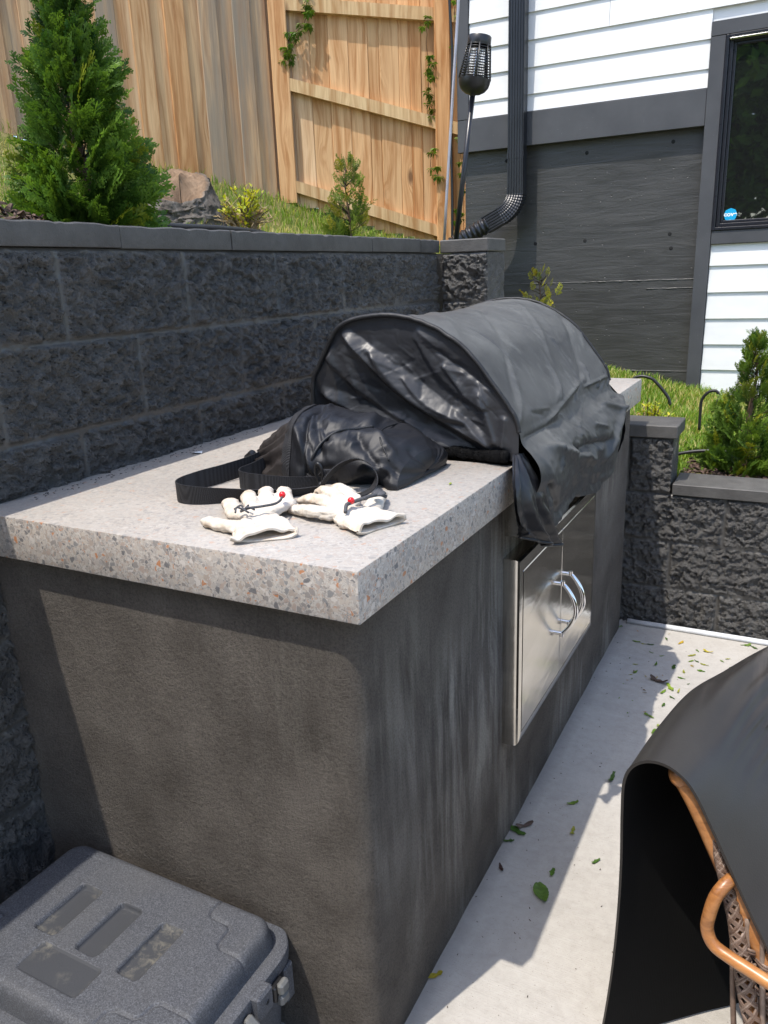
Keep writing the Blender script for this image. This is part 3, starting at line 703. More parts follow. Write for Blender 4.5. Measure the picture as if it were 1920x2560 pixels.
mb = MB(); c0 = FC+FE*1.02-FN*.05; plank(mb, c0, FE, FN, .094, 1.1, 3.7, .09, (.55, .0, .6)); mb.build('post', M['cedar'], f2)

# ================================================================== plants
def rotm(d, roll):
    d = d/np.linalg.norm(d, axis=1)[:, None]; up = np.where(np.abs(d[:, 2:]) > .95, np.array([[1., 0, 0]]), np.array([[0, 0, 1.]]))
    s_ = np.cross(up, d); s_ /= np.linalg.norm(s_, axis=1)[:, None]; n_ = np.cross(d, s_)
    c, q = np.cos(roll)[:, None], np.sin(roll)[:, None]
    return np.stack([d, s_*c+n_*q, -s_*q+n_*c], 2)           # columns: along, side, normal
def instance(V, F, tv, P, Rm, sc, cols):
    """copies of a little mesh: vertices (k,n,3), one face list"""
    W_ = np.einsum('kij,nj->kni', Rm, V)*sc[:, None, None]+P[:, None, :]; k, n = W_.shape[:2]
    Fs = (np.asarray(F)[None]+(np.arange(k)*n)[:, None, None]).reshape(-1, np.asarray(F).shape[1])
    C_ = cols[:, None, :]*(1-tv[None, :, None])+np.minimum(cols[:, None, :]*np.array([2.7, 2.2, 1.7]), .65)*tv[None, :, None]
    return W_.reshape(-1, 3), Fs, C_.reshape(-1, 3)
def spray(seed, dens=8, wid=.05, spread=.42):
    """flat fan of scale-leaf twigs, one unit long; returns vertices, quads, tip weight"""
    r = np.random.default_rng(seed); V = []; F = []; T = []
    def leaf(a, b, w, t0, t1):
        a, b = np.array(a), np.array(b); d = b-a; s_ = np.array([-d[1], d[0], 0]); s_ = s_/(np.linalg.norm(s_)+1e-9)*w; m = a+d*.6
        k = len(V); V.extend([a, m+s_+[0, 0, .012], b, m-s_-[0, 0, .006]]); F.append([k, k+1, k+2, k+3]); T.extend([t0, (t0+t1)/2, t1, (t0+t1)/2])
    def z_(x): return -.16*x*x
    for k in range(4): leaf((k*.25, 0, z_(k*.25)), (k*.25+.27, 0, z_(k*.25+.27)), wid*.55, .0+.15*k, .15*k+.2)
    for k in range(dens):
        x = .1+.85*k/dens; 
        for sg in (-1, 1):
            ln = (spread*(1-x*.72)+.05)*r.uniform(.75, 1.2); an = R(r.uniform(38, 52)); d = np.array([math.cos(an), sg*math.sin(an), 0])
            xx = x+(sg > 0)*.045; a = np.array([xx, 0, z_(xx)]); b = a+d*ln; b[2] = z_(b[0])-.1*abs(b[1])+r.uniform(-.05, .05)
            leaf(a, b, wid*.55, .1, .55)
            ns = max(2, int(ln*13))
            for q in range(1, ns+1):
                f = q/(ns+.3); p = a+(b-a)*f
                for s2 in (-1, 1):
                    a2 = an*sg+s2*R(34); l2 = (.16*(1-f*.55))*r.uniform(.8, 1.2)
                    e = p+np.array([math.cos(a2)*l2, math.sin(a2)*l2, r.uniform(-.03, .03)]); leaf(p, e, wid*.45, .2, .35+.65*r.random()*(x > .3))
    return np.array(V), F, np.array(T)
SPR = [spray(k) for k in range(4)]; SPL = [spray(10+k, 5, .065, .34) for k in range(3)]; SPC = [spray(20+k, 7, .058, .42) for k in range(5)]
def arborvitae(name, label, base, zs, rs, count, ln, group=None, base_c=(.013, .045, .010), light=(.10, .20, .028), yellow=.05, seed=1, lib=SPR, up=.55, trunk_r=.018, lean=(0, 0), floor=None, droop=.0):
    r = np.random.default_rng(seed); b = np.array(base, float)
    t = thing(name, label, 'shrub', tuple(b), group)
    hz = np.interp(r.random(count)**1.15, np.linspace(0, 1, len(zs)), zs)
    rad = np.interp(hz, zs, rs); ang = r.uniform(0, 2*np.pi, count)
    lump = 1+.22*vn(np.cos(ang)*1.7+5, np.sin(ang)*1.7, hz*9, seed)+.12*vn(np.cos(ang)*5, np.sin(ang)*5, hz*22, seed+1)
    q = np.sqrt(r.uniform(.12, 1, count))
    R_ = rad*lump*q
    P = np.stack([b[0]+lean[0]*hz+np.cos(ang)*R_*.72, b[1]+lean[1]*hz+np.sin(ang)*R_*.72, b[2]+hz], 1)
    upv = up*r.uniform(.5, 1.5, count)+(1-q)*.9+np.interp(hz, [zs[0], zs[-1]], [-droop, .9])
    D = np.stack([np.cos(ang+r.normal(0, .45, count)), np.sin(ang+r.normal(0, .45, count)), upv], 1)
    sc = ln*r.uniform(.65, 1.25, count)*np.interp(hz, [zs[0], zs[-1]], [1.15, .5])
    m = rotm(D, r.normal(math.pi/2, .8, count)); mb = MB()
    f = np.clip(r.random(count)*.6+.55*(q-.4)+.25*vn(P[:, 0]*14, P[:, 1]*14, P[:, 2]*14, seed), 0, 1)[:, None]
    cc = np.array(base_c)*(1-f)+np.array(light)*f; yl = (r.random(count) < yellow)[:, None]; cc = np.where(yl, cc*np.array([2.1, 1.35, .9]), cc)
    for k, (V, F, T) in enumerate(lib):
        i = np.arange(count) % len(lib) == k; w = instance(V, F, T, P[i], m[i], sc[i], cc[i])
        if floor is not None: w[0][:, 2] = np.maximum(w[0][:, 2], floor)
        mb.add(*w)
    mb.build('crown', M['leaf'], t)
    top = zs[-1]; mb = MB(); hs_ = np.linspace(-.06, top*.93, 12)
    mb.tube(np.stack([b[0]+lean[0]*hs_+.006*np.sin(hs_*20), b[1]+lean[1]*hs_+.006*np.cos(hs_*17), b[2]+hs_], 1), np.linspace(trunk_r, .002, 12), 8, (.10, .065, .04))
    for k in range(int(26+count*.05)):
        h = r.uniform(.04, .9)*top; a = r.uniform(0, 6.28); rr = np.interp(h, zs, rs)*.75
        o = b+np.array([lean[0]*h, lean[1]*h, h]); mb.tube([o, o+np.array([math.cos(a)*rr*.5, math.sin(a)*rr*.5, rr*.22]), o+np.array([math.cos(a)*rr, math.sin(a)*rr, rr*.55])], [.0025, .0016, .0008], 5, (.07, .06, .03))
    mb.build('trunk', M['twig'], t, smooth=True)
    return t
TREE = (-1.005, .565)
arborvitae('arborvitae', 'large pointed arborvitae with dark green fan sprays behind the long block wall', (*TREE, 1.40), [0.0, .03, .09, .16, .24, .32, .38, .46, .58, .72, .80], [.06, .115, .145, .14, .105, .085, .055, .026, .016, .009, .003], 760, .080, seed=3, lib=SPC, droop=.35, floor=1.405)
arborvitae('small_arborvitae', 'small feathery arborvitae on the wall top in front of the railed fence', (-1.06, 1.86, 1.40), [0.0, .05, .12, .2, .27, .30], [.075, .095, .09, .065, .045, .025], 120, .068, base_c=(.035, .075, .014), light=(.15, .22, .035), yellow=.2, seed=5, lib=SPL, up=1.1, trunk_r=.006)
arborvitae('dwarf_arborvitae', 'yellow tipped young arborvitae poking up behind the grill cover', (-.60, 2.78, 1.02), [0.0, .08, .16, .23, .27], [.03, .07, .085, .06, .02], 46, .07, base_c=(.09, .13, .02), light=(.30, .30, .05), yellow=.4, seed=6, lib=SPL, up=1.0, trunk_r=.006)
arborvitae('young_arborvitae', 'young bright green arborvitae on the lawn behind the low block wall', (.335, 2.42, .50), [0.0, .04, .1, .2, .3, .4, .47, .52], [.11, .16, .165, .135, .095, .06, .028, .006], 430, .088, base_c=(.022, .062, .012), light=(.12, .21, .03), yellow=.15, seed=8, lib=SPL+SPR[:2], up=.6, droop=.25, floor=.52)

OV = np.array([(0, 0, 0), (.35, .24, .05), (.75, .2, .04), (1, 0, -.05), (.75, -.2, .04), (.35, -.24, .05), (.5, 0, -.02)])
OVF = [[0, 6, 1, 1], [1, 6, 2, 2], [2, 6, 3, 3], [3, 6, 4, 4], [4, 6, 5, 5], [5, 6, 0, 0]]
OVQ = [[0, 6, 2, 1], [6, 3, 3, 2], [6, 4, 3, 3], [0, 5, 4, 6]]
OV4 = np.array([(0, 0, 0), (.45, .27, .07), (1, 0, -.06), (.45, -.27, .07), (.45, 0, -.02)]); OV4F = [[0, 4, 1], [1, 4, 2], [2, 4, 3], [3, 4, 0]]
def leaves(mb, P, D, roll, sc, cols, tip=0.):
    w = instance(OV4, OV4F, np.full(5, tip), np.asarray(P), rotm(np.asarray(D, float), np.asarray(roll)), np.asarray(sc), np.asarray(cols)); mb.add(*w)
def boxwood(name, label, base, r0, h, green, dead, seed, lf=.017):
    r = np.random.default_rng(seed); b = np.array(base); t = thing(name, label, 'shrub', tuple(b)); lv = MB(); tw = MB()
    for k in range(green+dead):
        dd = k >= green; a = r.uniform(0, 6.28); sp = r.uniform(.3, 1.) if not dd else r.uniform(.75, 1.25)
        e = b+np.array([math.cos(a)*r0*sp, math.sin(a)*r0*sp, h*(r.uniform(.65, 1.1)-.35*sp*sp*(1 if not dd else 1.2))])
        m_ = b+(e-b)*.5+np.array([r.normal(0, .008), r.normal(0, .008), .02])
        P = spline([b+np.array([r.normal(0, .008), r.normal(0, .008), -.02]), m_, e], 9); c = (.16, .12, .07) if not dd else (.42, .31, .18)
        tw.tube(P, np.linspace(.0028, .0012, 9), 5, c)
        n_ = 15 if not dd else 5; f = r.uniform(.3, 1.02, n_); pp = np.array([P[int(min(8, x*8))] for x in f])+r.normal(0, .004, (n_, 3))
        az = r.uniform(0, 6.28, n_); D = np.stack([np.cos(az), np.sin(az), r.uniform(.2, 1.2, n_)], 1)
        g_ = r.random((n_, 1)); col = np.array([.24, .34, .02])*(1-g_)+np.array([.62, .56, .05])*g_ if not dd else np.array([.40, .27, .12])*r.uniform(.7, 1.3, (n_, 1))
        leaves(lv, pp, D, r.uniform(-.6, .6, n_), lf*r.uniform(.7, 1.3, n_), col, .1)
        if dd:
            for q in range(4):
                p = P[r.integers(3, 9)]; tw.tube([p, p+np.array([r.normal(0, .018), r.normal(0, .018), r.uniform(.0, .03)])], [.0014, .0007], 4, c)
    lv.build('foliage', M['leaf'], t); tw.build('stems', M['twig'], t); return t
boxwood('boxwood_shrub', 'small yellow green boxwood with dead straw coloured twigs on the wall top', (-1.05, 1.215, 1.41), .085, .155, 34, 26, 4)
boxwood('boxwood_shrub', 'pale yellowed boxwood peeping over the step of the low block wall', (-.012, 2.29, .645), .075, .16, 22, 14, 9)

# creeper on the fence
def creeper(label, paths, n, seed, grp='creeper strands on the cedar fence'):
    r = np.random.default_rng(seed); t = thing('creeper_vine', label, 'vine', tuple(np.asarray(paths[0][0], float)), None); mb = MB(); sm = MB()
    for pth in paths:
        P = spline(pth, 24); P = P+np.cumsum(r.normal(0, .002, P.shape), 0); sm.tube(P, .0022, 5, (.16, .10, .05))
        for k in range(n):
            i = r.integers(0, 24); o = P[i]-np.array([*FN, 0])*r.uniform(.01, .045)+np.array([*FE, 0])*r.normal(0, .018)+np.array([0, 0, r.normal(0, .012)])
            sm.tube([P[i], o], [.001, .0008], 4, (.2, .18, .06))
            c = np.array([.075, .17, .025])*r.uniform(.6, 1.5)+np.array([.05, .03, 0])*r.random(); s_ = r.uniform(.034, .05)
            fd = np.array([*-FN, 0])*.8+np.array([0, 0, -.6])+r.normal(0, .25, 3)
            for q in range(5):
                a = R(-80+40*q)+r.normal(0, .1); e1 = np.array([*FE, 0]); e2 = np.cross(fd, e1); e2 /= np.linalg.norm(e2)
                d = math.sin(a)*e1+math.cos(a)*(e2 if e2[2] < 0 else -e2)+fd*.25
                leaves(mb, [o], [d], [r.normal(math.pi if q == 9 else 0, .3)], [s_*(1-.12*abs(q-2))], [c*r.uniform(.8, 1.2)], .12)
    mb.build('leaves', M['leaf'], t); sm.build('stem', M['twig'], t)
def fp(s_, z, o=.01): p = FC+FE*s_-FN*o; return (p[0], p[1], z)
creeper('green creeper trailing down from the top of the railed fence', [[fp(.22, 3.1), fp(.24, 2.98), fp(.25, 2.88), fp(.22, 2.82)]], 16, 1)
creeper('dense clump of creeper hanging beside the fence corner board', [[fp(.26, 2.80), fp(.2, 2.79), fp(.12, 2.72), fp(.06, 2.62)], [fp(.2, 2.78), fp(.12, 2.66), fp(.1, 2.60)]], 15, 2)
creeper('long creeper strand hanging beside the square fence post', [[fp(.985, 2.80), fp(.97, 2.66), fp(.985, 2.5), fp(.98, 2.34), fp(.985, 2.26)]], 26, 3)
creeper('short low creeper sprig beside the foot of the fence post', [[fp(.99, 2.05), fp(.985, 1.96), fp(1.0, 1.86)]], 8, 4)
creeper('thin creeper climbing between the fence post and the house corner', [[fp(1.15, 1.62, .06), fp(1.19, 1.9, .06), fp(1.17, 2.15, .06), fp(1.19, 2.5, .05), fp(1.16, 2.75, .05), fp(1.17, 3.0, .05)]], 24, 5)

# grass, mulch
def blades(n, xs, ys, hmin, hmax, keep, seed, cols):
    r = np.random.default_rng(seed); x = r.uniform(*xs, n); y = r.uniform(*ys, n)
    dens = vn(x*5, y*5, 0, seed)*.5+.5; k = keep(x, y) & (r.random(n) < .45+.75*dens); x, y = x[k], y[k]; n = len(x)
    z = ground(x, y)-.004; h = r.uniform(hmin, hmax, n)*(.7+.6*(vn(x*7, y*7, 3, seed)*.5+.5)); a = r.uniform(0, 6.28, n); b = r.uniform(.15, .8, n)*h; w = r.uniform(.0016, .003, n)
    ca, sa = np.cos(a), np.sin(a); o = np.stack([x, y, z], 1); s_ = np.stack([-sa*w, ca*w, 0*w], 1); u1 = np.stack([ca*b*.3, sa*b*.3, h*.55], 1); u2 = np.stack([ca*b, sa*b, h*.95], 1)
    V = np.stack([o-s_, o+s_, o+u1+s_*.8, o+u1-s_*.8, o+u2], 1); i = np.arange(n)[:, None]*5
    F = [list(f) for f in np.concatenate([i+[0, 1, 2, 3]])]+[list(f) for f in (i+[3, 2, 4])]
    t = r.random((n, 1)); c = np.where(r.random((n, 1)) < .14+.25*(vn(x*4, y*4, 9, seed)[:, None] > .35), np.array(cols[2]), np.array(cols[0])*(1-t)+np.array(cols[1])*t)
    return V.reshape(-1, 3), F, np.repeat(c, 5, 0)
gc = [(.10, .21, .02), (.27, .40, .05), (.55, .48, .20)]
mb = MB(); mb.add(*blades(42000, (-.85, .75), (2.2, 4.02), .02, .062, lambda x, y: (y < 4.02) & ((y > 2.52) | (x < .13)) & (np.hypot(x-.34, y-2.42) > .12), 1, gc))
mb.add(*blades(42000, (-3.7, -1.0), (-.3, 4.3), .025, .07, lambda x, y: (x < -1.16-.08*np.sin(y*9)) | (y > 1.6) & (x < -1.1), 2, gc))
tag(mb.build('grass', M['grass']), kind='stuff')
r = np.random.default_rng(5); n = 5200; x = np.concatenate([r.uniform(-1.25, -.94, n), r.uniform(.12, .7, 900)]); y = np.concatenate([r.uniform(-.8, 1.75, n), r.uniform(2.19, 2.5, 900)])
P = np.stack([x, y, ground(x, y)+r.uniform(0, .014, len(x))+0*x], 1); a = r.uniform(0, 6.28, len(x))
CB = np.array([(-.5, -.18, 0), (.5, -.12, .05), (.45, .16, 0), (-.42, .2, .06), (-.4, -.1, .16), (.4, -.05, .2), (.36, .1, .17), (-.36, .12, .2)]); CF = [[0, 1, 5, 4], [1, 2, 6, 5], [2, 3, 7, 6], [3, 0, 4, 7], [4, 5, 6, 7]]
t = r.random((len(x), 1)); cc = np.array([.05, .034, .028])*(1-t)+np.array([.17, .115, .09])*t
tag(MB().add(*instance(CB, CF, np.zeros(8), P, rotm(np.stack([np.cos(a), np.sin(a), r.normal(0, .3, len(x))], 1), r.normal(0, .5, len(x))), r.uniform(.012, .034, len(x)), cc)).build('mulch', M['mulch']), kind='stuff')

# old stump against the fence
t = thing('tree_stump', 'weathered grey tree stump leaning out under the board fence', 'stump', (-2.6, 2.72, 1.65))
a = np.linspace(0, 2*np.pi, 110, endpoint=False); hh = np.concatenate([np.linspace(0, 1, 30), [1.0]*4]); rr = np.concatenate([np.linspace(1.3, .84, 30), [.7, .5, .25, .01]])
A, Hh = np.meshgrid(a, hh, indexing='ij'); A = A.T; Hh = Hh.T; RR = rr[:, None]*(.165+.045*fbm(np.cos(A)*2, np.sin(A)*2, Hh, 3)+0.016*fbm(np.cos(A)*5, np.sin(A)*5, Hh*1.2, 4, 0, .6, True)+.012*fbm(np.cos(A)*14, np.sin(A)*14, Hh*9, 3))
top = .225+.10*np.cos(A-2.3)+.025*fbm(np.cos(A)*3*rr[:, None], np.sin(A)*3*rr[:, None], 0, 4)
cv = np.zeros((*A.shape, 3)); cv[30:] = 1
Gd = np.stack([-2.6+RR*np.cos(A)*1.05, 2.72+RR*np.sin(A)*1.35, 1.59+Hh*top*.95-.03*(rr[:, None] < .6)], -1)
mb = MB().grid(Gd, cv, wrap=True); o = mb.build('trunk', M['bark'], t, auto=50)
# hoses and rods
def hose(label, P, r_, m='hose', name='irrigation_hose', cat='hose'):
    o = MB().tube(spline(P, 40), r_, 10).build(name, M[m], None, smooth=True, loc=tuple(P[0])); return tag(o, label, cat)
hose('black hose lying on the mulch between the big arborvitae and the yellow boxwood', [(-.96, .55, 1.428), (-.985, .69, 1.452), (-.985, .80, 1.440), (-.985, 1.01, 1.440), (-.985, 1.19, 1.434), (-.98, 1.32, 1.41)], .0075)
hose('black hose running from the block step to the young arborvitae', [(.07, 2.35, .572), (.101, 2.35, .588), (.165, 2.35, .602), (.232, 2.35, .607), (.31, 2.36, .60), (.37, 2.4, .56)], .0065)
hose('black hose arching out of the grass just past the far corner of the counter', [(-.33, 3.3, .70), (-.25, 3.3, .757), (-.19, 3.3, .755), (-.155, 3.3, .731), (-.10, 3.3, .667), (-.08, 3.3, .62)], .008)
hose('hooped black hose end standing up in the grass near the white siding', [(.105, 2.9, .58), (.104, 2.9, .657), (.106, 2.9, .713), (.129, 2.9, .748), (.159, 2.9, .757), (.176, 2.9, .735), (.166, 2.9, .69), (.15, 2.93, .66)], .0065)
tag(MB().tube([(-.913, 2.4, 1.38), (-.905, 2.42, 1.6), (-.862, 2.5, 2.5), (-.85, 2.52, 2.75)], .006, 12).build('metal_rod', M['grey_metal'], None, smooth=True, loc=(-.913, 2.4, 1.38)), 'thin grey metal rod leaning beside the bug zapper pole', 'rod')
hose('black cable hanging down the house corner behind the lantern', [(-1.50, 3.96, 3.3), (-1.53, 3.95, 2.9), (-1.515, 3.95, 2.5), (-1.53, 3.95, 2.1), (-1.525, 3.95, 1.75), (-1.53, 3.95, 1.42)], .008, name='hanging_cable', cat='cable')
tag(MB().tube([(-.0, 1.992, .009), (.3, 1.994, .009), (1.2, 1.994, .009), (2.4, 1.994, .009)], .0098, 14).build('conduit_pipe', M['pvc'], None, smooth=True, loc=(0, 1.993, 0)), 'pale plastic conduit lying along the foot of the low block wall', 'pipe')

# bug zapper lantern on its pole
ax = np.array([.076, .02, .537]); ax /= np.linalg.norm(ax); b0 = np.array([-.864, 2.4, 1.37]); tp = np.array([-.786, 2.42, 1.972])
t = thing('bug_zapper', 'black caged bug zapper lantern on a leaning pole behind the pier', 'bug zapper', tuple(b0))
MB().tube([b0, tp+ax*.006], [.0105, .0105], 14).build('pole', M['black_metal'], t, smooth=True)
MB().lathe([(.009, -.008), (.012, 0), (.03, .004), (.047, .014), (.058, .028), (.0625, .044), (.0635, .056), (.061, .058), (.057, .05), (.0, .05)], tp, ax, 32).build('base_cup', M['black_plastic'], t, auto=40)
mb = MB(); cr = lambda h: .0615+(.0445-.0615)*(h-.056)/.122
q = np.array(Vector(ax).to_track_quat('Z', 'Y').to_matrix())
for k in range(13):
    h = .062+.0094*k; a = np.linspace(0, 2*np.pi, 33); P = np.stack([cr(h)*np.cos(a), cr(h)*np.sin(a), np.full(33, h)], 1)@q.T+tp; mb.tube(P, .0021, 6, cap=False)
for k in range(8):
    a = k*math.pi/4+.2; P = np.array([[cr(h)*math.cos(a), cr(h)*math.sin(a), h] for h in (.054, .12, .18)])@q.T+tp; mb.tube(P, .0042, 6, sx=.6)
mb.build('cage', M['black_plastic'], t, smooth=True)
mb = MB()
for k in range(20):
    a = k*math.pi/10; P = np.array([[.031*math.cos(a), .031*math.sin(a), h] for h in (.05, .18)])@q.T+tp; mb.tube(P, .0009, 5)
mb.lathe([(.011, .05), (.011, .18)], tp, ax, 12); mb.build('grid_wires', M['silver'], t, smooth=True)
MB().lathe([(.0455, .174), (.0465, .178), (.0455, .2045), (.043, .208), (.0, .209)], tp, ax, 32).build('cap', M['black_plastic'], t, auto=40)

# ================================================================== grill cover
def nrm_grid(Gd):
    a = np.gradient(Gd, axis=0); b = np.gradient(Gd, axis=1); n = np.cross(a, b); return n/(np.linalg.norm(n, axis=2, keepdims=True)+1e-12)
def crease(x, z, a, b, w, amp, skew=0.):
    """a soft fold along the segment a-b, fading at its ends"""
    a, b = np.array(a), np.array(b); d = b-a; L = math.hypot(*d); d = d/L
    t = ((x-a[0])*d[0]+(z-a[1])*d[1])/L; s_ = (x-a[0])*-d[1]+(z-a[1])*d[0]
    f = sstep(-.05, .12, t)*sstep(1.05, .88, t); q = s_/w
    return amp*f*np.exp(-np.abs(q)**1.25)*(1+skew*np.tanh(q*1.5))
cv = thing('grill_cover', 'black nylon dome cover draped over the built-in grill', 'grill cover', (-.22, 1.03, .92))
ARCH = spline([(-.472, .922), (-.466, 1.0), (-.461, 1.075), (-.446, 1.109), (-.415, 1.159), (-.388, 1.194), (-.348, 1.211), (-.285, 1.218), (-.232, 1.214), (-.189, 1.202), (-.139, 1.178), (-.09, 1.142), (-.05, 1.094), (-.013, 1.046), (.007, 1.016), (.014, .988)], 120)
APR = spline([(.014, .988), (.022, .965), (.045, .940), (.060, .905), (.064, .865), (.057, .825), (.046, .79), (.037, .755), (.031, .725)], 70)
P2 = np.concatenate([ARCH, APR[1:]]); ns = len(P2); ny = 150
tt = np.linspace(0, 1, ny); Y0, Y1 = .632, 1.425
kk = np.arange(ns)/ns; ap = np.clip((np.arange(ns)-len(ARCH)+1)/len(APR), 0, 1)
Gd = np.zeros((ns, ny, 3)); Gd[..., 0] = P2[:, 0][:, None]; Gd[..., 2] = P2[:, 1][:, None]
far = sstep(.8, 1, tt)[None]*ap[:, None]; near = sstep(.12, 0, tt)[None]*ap[:, None]
Gd[..., 1] = Y0+(Y1-Y0)*tt[None]+far*.075-0*near+near*.03
hem = np.interp(Y0+(Y1-Y0)*tt, [.63, .72, .79, .86, .94, 1.05, 1.12, 1.2, 1.3, 1.38, 1.43], [.80, .745, .715, .728, .742, .748, .735, .722, .732, .742, .75])
zb_ = .94; z_ = Gd[..., 2]; Gd[..., 2] = np.where(z_ < zb_, zb_-(zb_-z_)*((zb_-hem)/(zb_-.725))[None], z_)
Gd[..., 0] += ap[:, None]*(.012*np.sin(tt*7.5+1.2)[None]-.03*sstep(.12, 0, tt)[None]-.028*sstep(.88, 1, tt)[None])
N_ = nrm_grid(Gd); N_ *= np.sign(N_[60, 75] @ np.array([0, 0, 1])) 
T_, K_ = np.meshgrid(tt, np.arange(ns)*.0075, indexing='ij'); T_ = T_.T*(Y1-Y0); K_ = K_.T
arc = 1-ap[:, None]
top_amt = np.sin(np.pi*np.clip((tt-.0)/1., 0, 1))[None]
d = -.014*top_amt*arc*sstep(.02, .25, kk)[:, None]
d = d+.0040*fbm(T_*5, K_*4, 0, 2, 3)*top_amt
# long tension wrinkles fanning across the top
for a, b, w, am in (((.02, .62), (.50, .22), .014, .0045), ((.05, .78), (.62, .34), .012, -.005), ((.0, .86), (.36, .52), .010, .004), ((.3, .86), (.76, .42), .012, .0042), ((.45, .9), (.79, .6), .012, -.005), ((.1, .40), (.5, .30), .02, -.004), ((.2, .92), (.6, .80), .016, .007), ((.02, .93), (.3, .95), .014, -.006), ((.55, .5), (.78, .28), .010, .003)):
    d = d+crease(T_, K_, a, b, w, am, .4)
rd_ = fbm(T_*13+vn(T_*7, K_*7), K_*7, 0, 4, 9, ridge=True); d = d+.0022*rd_*top_amt*(.35+1.2*sstep(.55, .75, kk)[:, None])
rq = np.random.default_rng(31)
for _ in range(90):
    a0, k0_ = rq.uniform(0, .8), rq.uniform(.15, 1.3); an = rq.choice([-.75, -.75, .5, 1.2])+rq.normal(0, .3); l_ = rq.uniform(.04, .22)
    d = d+crease(T_, K_, (a0, k0_), (a0+l_*math.cos(an), k0_+l_*math.sin(an)), rq.uniform(.0035, .008), rq.uniform(-.0042, .0042)*(1+1.1*(k0_ > .85)), rq.uniform(-.7, .7))*sstep(0, .05, tt)[None]
# apron: deep loose folds
f1 = fbm(T_*9+1.5*K_, K_*4.5, 0, 4, 21); f2_ = fbm(T_*20-6*K_, K_*9, 0, 3, 22, ridge=True)
d = d+ap[:, None]**.7*(.012*f1+.006*f2_)*sstep(0, .08, tt)[None]*sstep(1, .93, tt)[None]
for a, b, w, am in (((.08, 1.0), (.5, 1.22), .022, .014), ((.55, 1.24), (.80, 1.0), .025, .016), ((.30, 1.12), (.62, 1.16), .02, -.014), ((.62, .98), (.78, 1.1), .012, .012), ((.05, 1.15), (.22, 1.33), .02, -.012)):
    d = d+crease(T_, K_, a, b, w, am, .5)*sstep(0, .1, ap)[:, None]
Gd = Gd+N_*d[..., None]
mb = MB().grid(Gd); o = mb.build('top_sheet', M['cover_top'], cv, smooth=True)
# near end panel
nx, nz = 190, 130
xs = np.linspace(-.470, .012, nx); ai = np.argsort(ARCH[:, 0]); 
order = np.arange(len(ARCH)); zt = np.interp(xs, np.maximum.accumulate(ARCH[:, 0])+np.arange(len(ARCH))*1e-7, ARCH[:, 1])
vv = np.linspace(0, 1, nz); X_, V_ = np.meshgrid(xs, vv, indexing='ij'); Z_ = .930+(zt-.930)[:, None]*V_
edge = np.minimum(np.minimum((X_+.47)/.05, (.012-X_)/.05), (1-V_)/.12); edge = sstep(0, 1, edge)
yb = .640+.26*np.clip(-X_, 0, .2)
Yp = .634+(yb-.634)*(1-V_)**1.3
def saw(x, z, a, b, w, amp):
    a, b = np.array(a), np.array(b); d = b-a; L = math.hypot(*d); d = d/L
    t = ((x-a[0])*d[0]+(z-a[1])*d[1])/L; s_ = -((x-a[0])*-d[1]+(z-a[1])*d[0]); w = w*(.55+.9*np.sin(np.pi*np.clip(t, .05, .95)))
    return amp*sstep(-.04, .10, t)*sstep(1.04, .85, t)*np.clip(s_/w, 0, 1)*(1-sstep(1., 1.45, s_/w))
q = -.020*sstep(.35, .0, V_)*sstep(-.1, -.3, X_)*1.5
for a, b, w, am, sk in (((-.46, 1.10), (-.40, .98), .016, -.008, 0), ((-.42, 1.17), (-.405, 1.02), .012, -.006, .3), ((-.39, 1.15), (-.355, 1.03), .010, -.005, .3), ((-.035, .955), (-.075, 1.07), .012, -.010, .6), ((-.022, .95), (-.015, 1.02), .008, -.010, .4), ((-.05, .95), (-.13, 1.03), .010, -.009, .5), ((-.07, .94), (-.2, 1.0), .010, .008, .5), ((-.17, 1.15), (-.05, 1.07), .010, .006, .6), ((-.21, 1.19), (-.12, 1.12), .012, -.006, .6), ((-.155, 1.12), (-.10, 1.05), .008, -.006, .8), ((-.38, .99), (-.24, .96), .014, .012, .4)):
    q = q+crease(X_, Z_, a, b, w, am, sk)
q = q+.0020*fbm(X_*26+.6*vn(X_*30, Z_*30), Z_*24, 0, 4, 31, ridge=True)+.0035*fbm(X_*7, Z_*7, 0, 2, 33)
for a, b, w, am in (((-.375, 1.200), (-.045, .972), .030, -.024), ((-.455, 1.075), (-.11, .955), .028, -.016), ((-.310, 1.175), (-.075, 1.02), .040, -.013), ((-.43, 1.155), (-.20, .985), .022, -.007), ((-.20, 1.19), (-.03, 1.04), .03, -.008), ((-.24, 1.10), (-.13, 1.02), .014, -.005)):
    q = q+saw(X_, Z_, a, b, w, am)
rq = np.random.default_rng(32)
for _ in range(46):
    a0, z0_ = rq.uniform(-.45, 0), rq.uniform(.94, 1.2); an = rq.choice([-.60, -.60, 1.9, .2])+rq.normal(0, .3); l_ = rq.uniform(.02, .10)
    q = q+crease(X_, Z_, (a0, z0_), (a0+l_*math.cos(an), z0_+l_*math.sin(an)), rq.uniform(.003, .006), rq.uniform(-.0026, .0022), rq.uniform(-.8, .8))
Yp = Yp+q*edge-.006*sstep(1, 0, V_)
MB().grid(np.stack([X_, Yp, Z_], -1)).build('end_panel', M['cover_side'], cv, smooth=True)
Yf = np.array([[(x, Y1+.004+.02*(1-v), .93+(z-.93)*v) for v in np.linspace(0, 1, 14)] for x, z in zip(xs[::5], zt[::5])])
MB().grid(Yf, flip=True).build('far_panel', M['cover_side'], cv, smooth=True)
wob = lambda n, s_: .0016*fbm(np.arange(n)*.35, s_, 0, 3)
k0 = 8
